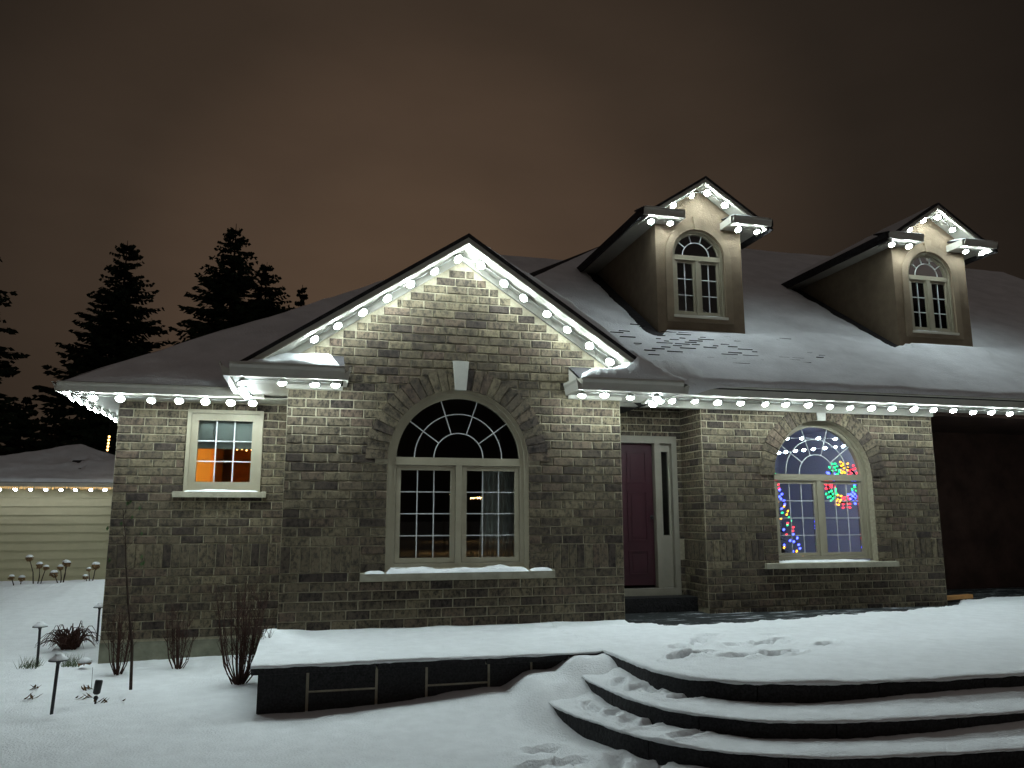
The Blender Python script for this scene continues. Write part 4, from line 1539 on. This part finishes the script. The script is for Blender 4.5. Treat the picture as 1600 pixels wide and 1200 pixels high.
# ------------------------------------------------------------------ neighbouring garage
gar = empty('garage', (-7, 14, 0))
tag(gar, 'cream clapboard garage with a snowy hip roof behind the house', 'garage')
gx0, gx1, gy = -10.5, -3.6, 14.0
bx('wall', 'siding', gar, gx0, gx1, gy + 0.03, gy + 6, -0.2, 2.42)
nb = 11
for i in range(nb):
    z = -0.1 + i * 0.225
    MB().prism([(gx0, gy - 0.012, z), (gx0, gy + 0.03, z), (gx0, gy + 0.03, z + 0.225), (gx0, gy + 0.012, z + 0.222)], (gx1 - gx0, 0, 0)).build('siding_board', 'siding', gar)
bx('soffit', 'trim', gar, gx0 - 0.3, gx1 + 0.3, gy - 0.34, gy + 0.02, 2.40, 2.42)
gutter(gar, (gx0 - 0.3, gy - 0.34, 2.42), (gx1 + 0.3, gy - 0.34, 2.42), (0, -1, 0), 0.11)
rz0 = 2.53
apx = V((-7.05, 17.4, 3.79))
MB().add([(gx0 - 0.35, gy - 0.4, rz0), (gx1 + 0.35, gy - 0.4, rz0), (gx1 + 0.35, gy + 7.2, rz0), (gx0 - 0.35, gy + 7.2, rz0), apx], [(0, 1, 4), (1, 2, 4), (2, 3, 4), (3, 0, 4)]).build('roof', 'shingle', gar)
gm = lambda p: -0.085 * sst(0.05, 0.35, fbm(p.x * 1.3, p.y * 1.6, 3)) * math.exp(-((p.x + 6.2) / 0.8) ** 2 - ((p.y - 15.6) / 1.3) ** 2)
up2 = V((0, 0, 0.01))
snow_patch(gar, (gx0 - 0.33, gy - 0.39, rz0 + 0.01), (gx1 + 0.33, gy - 0.39, rz0 + 0.01), apx + up2 + V((0.03, 0, 0)), apx + up2, 90, 40, 0.07, 0.05, 1.0, gm)
snow_patch(gar, (gx1 + 0.33, gy - 0.38, rz0 + 0.01), (gx1 + 0.33, gy + 7.1, rz0 + 0.01), apx + up2 + V((0, 0.03, 0)), apx + up2, 40, 30, 0.07, 0.04, 2.0)
gl = MB()
rg = random.Random(3)
for i in range(420):
    x = -8.4 + 5.0 * i / 420
    d = rg.uniform(0.03, 0.13)
    gl.tube([(x, gy - 0.40, 2.47), (x + rg.uniform(-0.03, 0.03), gy - 0.41, 2.47 - d)], 0.006, 3)
t = light_string('light_string', 'bluish white bulbs under the eave of the cream garage', [(-8.1 + 0.352 * i, gy - 0.36, 2.36) for i in range(9)], GBULB, 'garage eave lights', r=0.05)
tag(gl.build('icicle_light', 'garland', t), kind='stuff')
hs = empty('hanging_light_string', (-5.25, 13.0, 3.1))
tag(hs, 'short vertical string of yellow bulbs behind the house corner', 'light string')
for i in range(5):
    o = bpy.data.objects.new('bulb', MB().lathe((0, 0, 0), [(0.008, -0.03), (0.03, 0), (0.008, 0.03)], 7).mesh('bulb', 'candle') if i == 0 else hs.children[0].data)
    COL.objects.link(o)
    o.location = (-5.16 + 0.004 * i, 13.0, 3.36 + 0.085 * i)
    attach(o, hs)
MB().tube([(-5.16, 13.0, 3.3), (-5.14, 13.0, 4.6)], 0.006, 4).build('wire', 'iron', hs)


# ------------------------------------------------------------------ conifers
def conifer(label, x, y, h, rad, seed, tops=((0, 0, 1.0),), droop=0.35, base=0.06):
    r = random.Random(seed)
    t = empty('spruce_tree', (x, y, 0))
    tag(t, label, 'tree', 'dark spruces behind the house')
    trunk, crown = MB(), MB()
    for (ox, oy, hf) in tops:
        H = h * hf
        trunk.tube([(x + ox * 0.2, y + oy, -0.3), (x + ox, y + oy, H * 0.5), (x + ox, y + oy, H)], [0.022 * H, 0.013 * H, 0.012], 7)
        z = H * base
        while z < H * 0.985:
            f = (z / H)
            nbr = 12 if f < 0.85 else 8
            for k in range(nbr):
                a = r.random() * 2 * pi
                ln = rad * hf * (1 - f) ** 0.82 * r.uniform(0.6, 1.12) + 0.12
                rise = 0.45 * (f - 0.45) - droop * 0.25
                p0 = V((x + ox * (0.2 + 0.8 * min(1, 2 * f)), y + oy, z + r.uniform(-0.1, 0.1)))
                d = V((cos(a), sin(a), 0))
                pts = []
                ns = 5
                for i in range(ns + 1):
                    s = i / ns
                    pts.append(p0 + d * ln * s + V((0, 0, ln * (rise * s - droop * s * s * 0.6 + 0.28 * s ** 3))))
                side = V((-sin(a), cos(a), 0))
                trunk.tube([pts[0], pts[3], pts[5]], [0.03, 0.018, 0.006], 3)
                ntw = max(6, int(ln * 7.5))
                for i in range(ntw):
                    s = (i + r.random()) / ntw
                    q = pts[min(int(s * ns), ns - 1)].lerp(pts[min(int(s * ns) + 1, ns)], s * ns - int(s * ns))
                    for sg in (-1, 1):
                        tl = ln * (0.10 + 0.24 * (1 - s)) * r.uniform(0.6, 1.2) + 0.10
                        dv = (d * r.uniform(0.4, 1.0) + side * sg * r.uniform(0.5, 1.0) + V((0, 0, r.uniform(-0.55, 0.10)))).normalized()
                        e = q + dv * tl
                        wv = V((r.uniform(-0.4, 0.4), r.uniform(-0.4, 0.4), 1)).normalized() * (0.075 + 0.05 * r.random())
                        mid = q.lerp(e, 0.45)
                        crown.add([q, mid - wv, e, mid + wv * 0.6], [(0, 1, 2, 3)])
            z += 0.26 + 0.10 * r.random() + 0.012 * H * (1 - f)
    trunk.build('trunk', 'bark', t)
    crown.build('crown', 'needle', t)
    return t


conifer('full conical spruce standing between house corner and left edge of view', -9.0, 30, 14.7, 4.9, 1)
conifer('twin-topped spruce rising behind the left roof slope', -3.95, 30, 16.0, 5.6, 2, tops=((-0.2, 0, 1.0), (1.3, 0.8, 0.90)))
conifer('tall spruce cut off by the left edge of view', -13.9, 26, 14.2, 4.4, 3, droop=0.5)
conifer('slim spruce tip just showing over the left roof slope', -0.85, 30, 13.1, 1.6, 4)
conifer('low spruce behind the garage, nearest the house corner', -8.3, 24.5, 7.3, 2.6, 5)
conifer('low spruce behind the garage, below the conical spruce', -10.6, 27.5, 6.4, 2.8, 6)
conifer('low broad spruce behind the garage at the left edge', -13.2, 31.5, 7.2, 3.6, 7)


# ------------------------------------------------------------------ shrubs, stems and garden lamps
def twiggy(name, label, x, y, h, spread, n, seed, group, cat='shrub', r0=0.006, lean=(0, 0), hmin=0.55):
    r = random.Random(seed)
    z = ground_z(x, y) - 0.03
    t = empty(name, (x, y, z))
    tag(t, label, cat, group)
    for k in range(int(n * 1.5)):
        a = r.random() * 2 * pi
        s = spread * sqrt(r.random())
        hh = h * r.uniform(hmin, 1.0)
        b0 = V((x + 0.05 * cos(a) * r.random(), y + 0.05 * sin(a) * r.random(), z))
        e = V((x + s * cos(a) + lean[0] * hh, y + s * sin(a) + lean[1] * hh, z + hh))
        mb = MB()
        mid = b0.lerp(e, 0.5) + V((s * 0.2 * cos(a), s * 0.2 * sin(a), 0.04))
        q = b0.lerp(e, 0.25) + V((s * 0.22 * cos(a), s * 0.22 * sin(a), 0.0))
        pts = [b0, q, mid, e]
        mb.tube(pts, [r0, r0 * 0.85, r0 * 0.6, r0 * 0.3], 4)
        for j in range(7):
            f = r.uniform(0.25, 0.95)
            p = b0.lerp(e, f) + V((s * 0.15 * cos(a), s * 0.15 * sin(a), 0))
            aa = r.random() * 2 * pi
            ll = hh * r.uniform(0.12, 0.3)
            mb.tube([p, p + V((cos(aa) * ll * 0.5, sin(aa) * ll * 0.5, ll * 0.8))], [r0 * 0.45, r0 * 0.2], 3)
        mb.build('branch', 'twig', t)
    return t


GS = 'bare shrubs along the brick wall'
twiggy('bare_shrub', 'thin bare shrub against the wall nearest the house corner', -1.97, 0.55, 0.75, 0.16, 14, 1, GS)
twiggy('bare_shrub', 'small bare shrub against the wall under the orange window', -1.38, 0.70, 0.75, 0.17, 14, 2, GS)
twiggy('bare_shrub', 'largest bare shrub beside the end of the stone patio wall', -0.64, -0.45, 1.05, 0.33, 26, 3, GS, r0=0.007)
# sapling with a few green leaves
sp = empty('sapling', (-1.664, -0.34, -0.05))
tag(sp, 'slender sapling stem with few leaves in front of brick wall', 'sapling')
trunk = [(-1.664, -0.34, -0.08), (-1.68, -0.34, 0.35), (-1.755, -0.33, 0.8), (-1.80, -0.32, 1.15), (-1.83, -0.32, 1.45), (-1.88, -0.30, 1.72)]
MB().tube(trunk, [0.016, 0.014, 0.011, 0.008, 0.006, 0.003], 7).build('trunk', 'bark', sp)
rq = random.Random(4)
br = MB()
lf = []
for k in range(11):
    zz = rq.uniform(0.95, 1.68)
    p = V((-1.755 - (zz - 0.8) * 0.13, -0.33, zz))
    a = rq.random() * 2 * pi
    e = p + V((cos(a) * 0.16, sin(a) * 0.1, rq.uniform(0.08, 0.2)))
    br.tube([p, e], [0.003, 0.0015], 3)
    lf.append(e)
br.build('branch', 'bark', sp)
for e in lf:
    a, b = V((0.03, 0, rq.uniform(-0.02, 0.02))), V((0, -0.01, -0.045))
    MB().add([e, e + a * 0.5 + b * 0.5, e + b * 1.1, e - a * 0.5 + b * 0.5, e + V((0, 0.003, 0)) + b * 0.5], [(0, 1, 4), (1, 2, 4), (2, 3, 4), (3, 0, 4)]).build('leaf', 'green', sp)

# weeping shrub by the corner
wp = empty('weeping_shrub', (-3.02, 2.6, 0))
tag(wp, 'low arching bare shrub beside the house corner', 'shrub')
rw_ = random.Random(8)
for k in range(130):
    a = rw_.random() * 2 * pi
    ln = rw_.uniform(0.12, 0.40)
    hh = rw_.uniform(0.18, 0.40) * (1.15 - 1.4 * ln)
    b0 = V((-3.0 + rw_.uniform(-0.07, 0.09), 2.6 + rw_.uniform(-0.1, 0.1), ground_z(-3.0, 2.6) - 0.03))
    pts = [b0]
    for i in range(1, 7):
        s = i / 6
        pts.append(b0 + V((cos(a) * ln * s, sin(a) * ln * s * 0.8, hh * sin(s * pi * 0.86))))
    MB().tube(pts, [0.009, 0.008, 0.006, 0.005, 0.004, 0.003, 0.002], 4).build('branch', 'twig', wp)

# frosted grass tufts
def tuft(label, x, y, n, h, seed):
    r = random.Random(seed)
    t = MB()
    z = ground_z(x, y)
    for k in range(n):
        a = r.random() * 2 * pi
        b = V((x + r.uniform(-0.10, 0.10), y + r.uniform(-0.1, 0.1), z - 0.02))
        e = b + V((cos(a) * 0.07, sin(a) * 0.07, h * r.uniform(0.5, 1)))
        t.add([b - V((0.003, 0, 0)), b + V((0.003, 0, 0)), e], [(0, 1, 2)])
    o = t.build('grass_tuft', 'grass')
    tag(o, label, 'grass', kind='stuff')


tuft('grass blades poking from snow at the post of the farther path light', -3.05, 1.25, 90, 0.16, 1)
tuft('grass blades poking from snow between path light and house corner', -2.62, 1.25, 110, 0.18, 2)


def path_light(label, x, y, h, tilt):
    z = ground_z(x, y)
    t = empty('path_light', (x, y, z))
    tag(t, label, 'garden light', 'black garden path lights')
    tp = V((x + tilt, y, z + h))
    MB().tube([(x, y, z - 0.08), tp], 0.014, 10).build('post', 'iron', t)
    MB().lathe(tp, [(0.016, -0.04), (0.022, -0.012), (0.078, -0.012), (0.080, -0.004), (0.035, 0.022), (0.030, 0.022), (0.030, 0.034), (0.01, 0.036)], 18).build('cap', 'iron', t, True)
    MB().lathe(tp, [(0.078, -0.003), (0.070, 0.010), (0.036, 0.034), (0.033, 0.036), (0.033, 0.046), (0.01, 0.05)], 18).build('snow', 'snow', t, True)


path_light('black path light standing nearest, post leaning, snow on cap', -2.13, -1.2, 0.46, 0.02)
path_light('black path light in front of the weeping shrub', -2.985, 1.3, 0.45, -0.01)
path_light('path light mostly hidden behind the house corner', -2.765, 3.0, 0.46, 0.0)

# spot light on a stake
z = ground_z(-1.85, -0.9)
sl_ = empty('garden_spotlight', (-1.85, -0.9, z))
tag(sl_, 'small black spotlight on a stake in the snow', 'garden light')
MB().tube([(-1.85, -0.9, z - 0.05), (-1.85, -0.9, z + 0.07)], 0.009, 8).build('stake', 'iron', sl_)
MB().lathe((-1.85, -0.9, z + 0.055), [(0.012, -0.02), (0.022, 0.0), (0.012, 0.02)], 10).build('knuckle', 'iron', sl_)
mb = MB()
c, a = V((-1.85, -0.9, z + 0.085)), V((0.012, 0.02, 0.125))
mb.tube([c, c + a * 0.1, c + a * 0.9, c + a], [0.016, 0.032, 0.034, 0.030], 12)
mb.build('head', 'iron', sl_, True)

# tufts of dead leaves lying on the snow
rl_ = random.Random(21)
for i, (x, y, lb) in enumerate(((-2.55, -0.15, 'curled dead leaves on snow farthest from the wall'), (-2.45, -0.65, 'dead leaf cluster at the left of the near path light'), (-2.0, -0.75, 'thin dead leaf on snow right of the near path light'),
                                (-2.03, -0.35, 'small dry stem and leaves before the house corner'), (-1.80, -0.95, 'pale dead leaves at the foot of the spotlight'), (-1.62, -1.02, 'single dark curled leaf on open snow'))):
    z = ground_z(x, y)
    t = empty('dead_leaves', (x, y, z))
    tag(t, lb, 'leaves', 'dead leaves on the snow')
    for k in range(5 if i != 5 else 1):
        p = V((x + rl_.uniform(-0.06, 0.06), y + rl_.uniform(-0.05, 0.05), z + 0.008))
        a = rl_.random() * 6.28
        d, s = V((cos(a), sin(a), rl_.uniform(0, 0.5))) * 0.045, V((-sin(a), cos(a), 0)) * 0.012
        MB().add([p - d, p + s + V((0, 0, 0.01)), p + d + V((0, 0, 0.03)), p - s + V((0, 0, 0.012)), p + V((0, 0, 0.002))], [(0, 1, 4), (1, 2, 4), (2, 3, 4), (3, 0, 4)]).build('leaf', 'leaf', t)
# thin marker stem
z = ground_z(-2.03, -0.3)
ms = MB().tube([(-2.03, -0.3, z - 0.03), (-2.035, -0.3, z + 0.2)], [0.003, 0.002], 5).build('dry_stem', 'bark')
tag(ms, 'single thin dry stem standing in the snow', 'stem')
# clump with snow by the corner
kz = ground_z(-2.5, 1.0)
ck = empty('seed_clump', (-2.42, 1.0, kz))
tag(ck, 'brown seed clump capped with snow at the house corner', 'plant')
mb = MB()
for k in range(60):
    a, b = rl_.random() * 6.28, rl_.random()
    p = V((-2.42, 1.0, kz + 0.06))
    mb.tube([p, p + V((cos(a) * 0.07, sin(a) * 0.06, 0.05 * (b - 0.4)))], [0.008, 0.003], 3)
mb.build('seed_head', 'dead', ck)
MB().lathe((-2.42, 1.0, kz + 0.07), [(0.07, 0.0), (0.06, 0.03), (0.03, 0.05), (0.005, 0.055)], 12).build('snow', 'snow', ck, True)


# dried hydrangea heads with snow caps before the garage
def hydrangea(label, heads, seed):
    r = random.Random(seed)
    bxx = sum(h[0] for h in heads) / len(heads)
    t = empty('hydrangea', (bxx, 9.5, 0.25))
    tag(t, label, 'plant', 'dried hydrangeas in front of the garage')
    for (hx, hz, rad) in heads:
        y = 9.5 + r.uniform(-0.15, 0.15)
        MB().tube([(bxx + (hx - bxx) * 0.3, 9.5, 0.1), ((hx + bxx) / 2 + 0.02, y, hz * 0.65), (hx, y, hz)], [0.014, 0.011, 0.008], 5).build('stem', 'bark', t)
        mb = MB()
        for k in range(70):
            d = V((r.gauss(0, 1), r.gauss(0, 1), r.gauss(0, 0.8) - 0.25)).normalized()
            p = V((hx, y, hz)) + d * rad * r.uniform(0.55, 1.0)
            s = V((r.gauss(0, 1), r.gauss(0, 1), r.gauss(0, 1))).normalized() * rad * 0.34
            s2 = s.cross(d).normalized() * rad * 0.26
            mb.add([p - s, p + s2, p + s, p - s2], [(0, 1, 2, 3)])
        mb.build('flower_head', 'dead', t)
        MB().lathe((hx, y, hz + rad * 0.35), [(rad * 0.95, 0), (rad * 0.92, rad * 0.15), (rad * 0.68, rad * 0.48), (rad * 0.35, rad * 0.62), (0.01, rad * 0.66)], 12).build('snow', 'snow', t, True)


hydrangea('tall dried hydrangea with snow caps left of the three', [(-5.624, 0.80, 0.075), (-5.478, 0.65, 0.07), (-5.33, 0.60, 0.06)], 1)
hydrangea('dried hydrangea with snow caps in the middle, on the snow bank', [(-4.999, 0.68, 0.075), (-4.90, 0.68, 0.07), (-5.127, 0.48, 0.08), (-5.05, 0.60, 0.06)], 2)
hydrangea('dried hydrangea with snow caps nearest the house corner', [(-4.543, 0.40, 0.06), (-4.40, 0.62, 0.085), (-4.50, 0.55, 0.05)], 3)
hydrangea('lowest dried hydrangea, nearly buried at the left', [(-5.93, 0.42, 0.06), (-5.80, 0.38, 0.07)], 4)

# thin orange-brown box lying at the wall end
pb = MB().prism([(9.25, 1.10, 0.36), (10.1, 1.30, 0.36), (10.1, 1.40, 0.36), (9.25, 1.20, 0.36)], (0, 0, 0.06)).build('orange_strip', 'strip_mat')
tag(pb, 'orange strip lying at the far end of the right wall', 'board')


# ------------------------------------------------------------------ lit street lamps across the road (seen mirrored in the glass)
def street_lamp(label, x, y, h):
    t = empty('street_lamp', (x, y, 0))
    tag(t, label, 'street lamp', 'street lamps mirrored in the window')
    MB().tube([(x, y, -0.2), (x, y, h - 0.3), (x, y + 0.5, h)], [0.08, 0.06, 0.04], 8).build('pole', 'iron', t)
    MB().lathe((x, y + 0.75, h), [(0.05, 0.10), (0.22, 0.02), (0.22, -0.03)], 12).build('lamp_head', 'iron', t)
    MB().lathe((x, y + 0.75, h - 0.03), [(0.19, 0.0), (0.16, -0.08), (0.05, -0.12)], 12).build('lamp_lens', 'street', t, True)


street_lamp('street lamp mirrored in the right casement of the big arched window', 6.6, -29, 2.75)
street_lamp('smaller lamp mirrored beside the brightest one in the big window', 11.0, -46, 3.05)
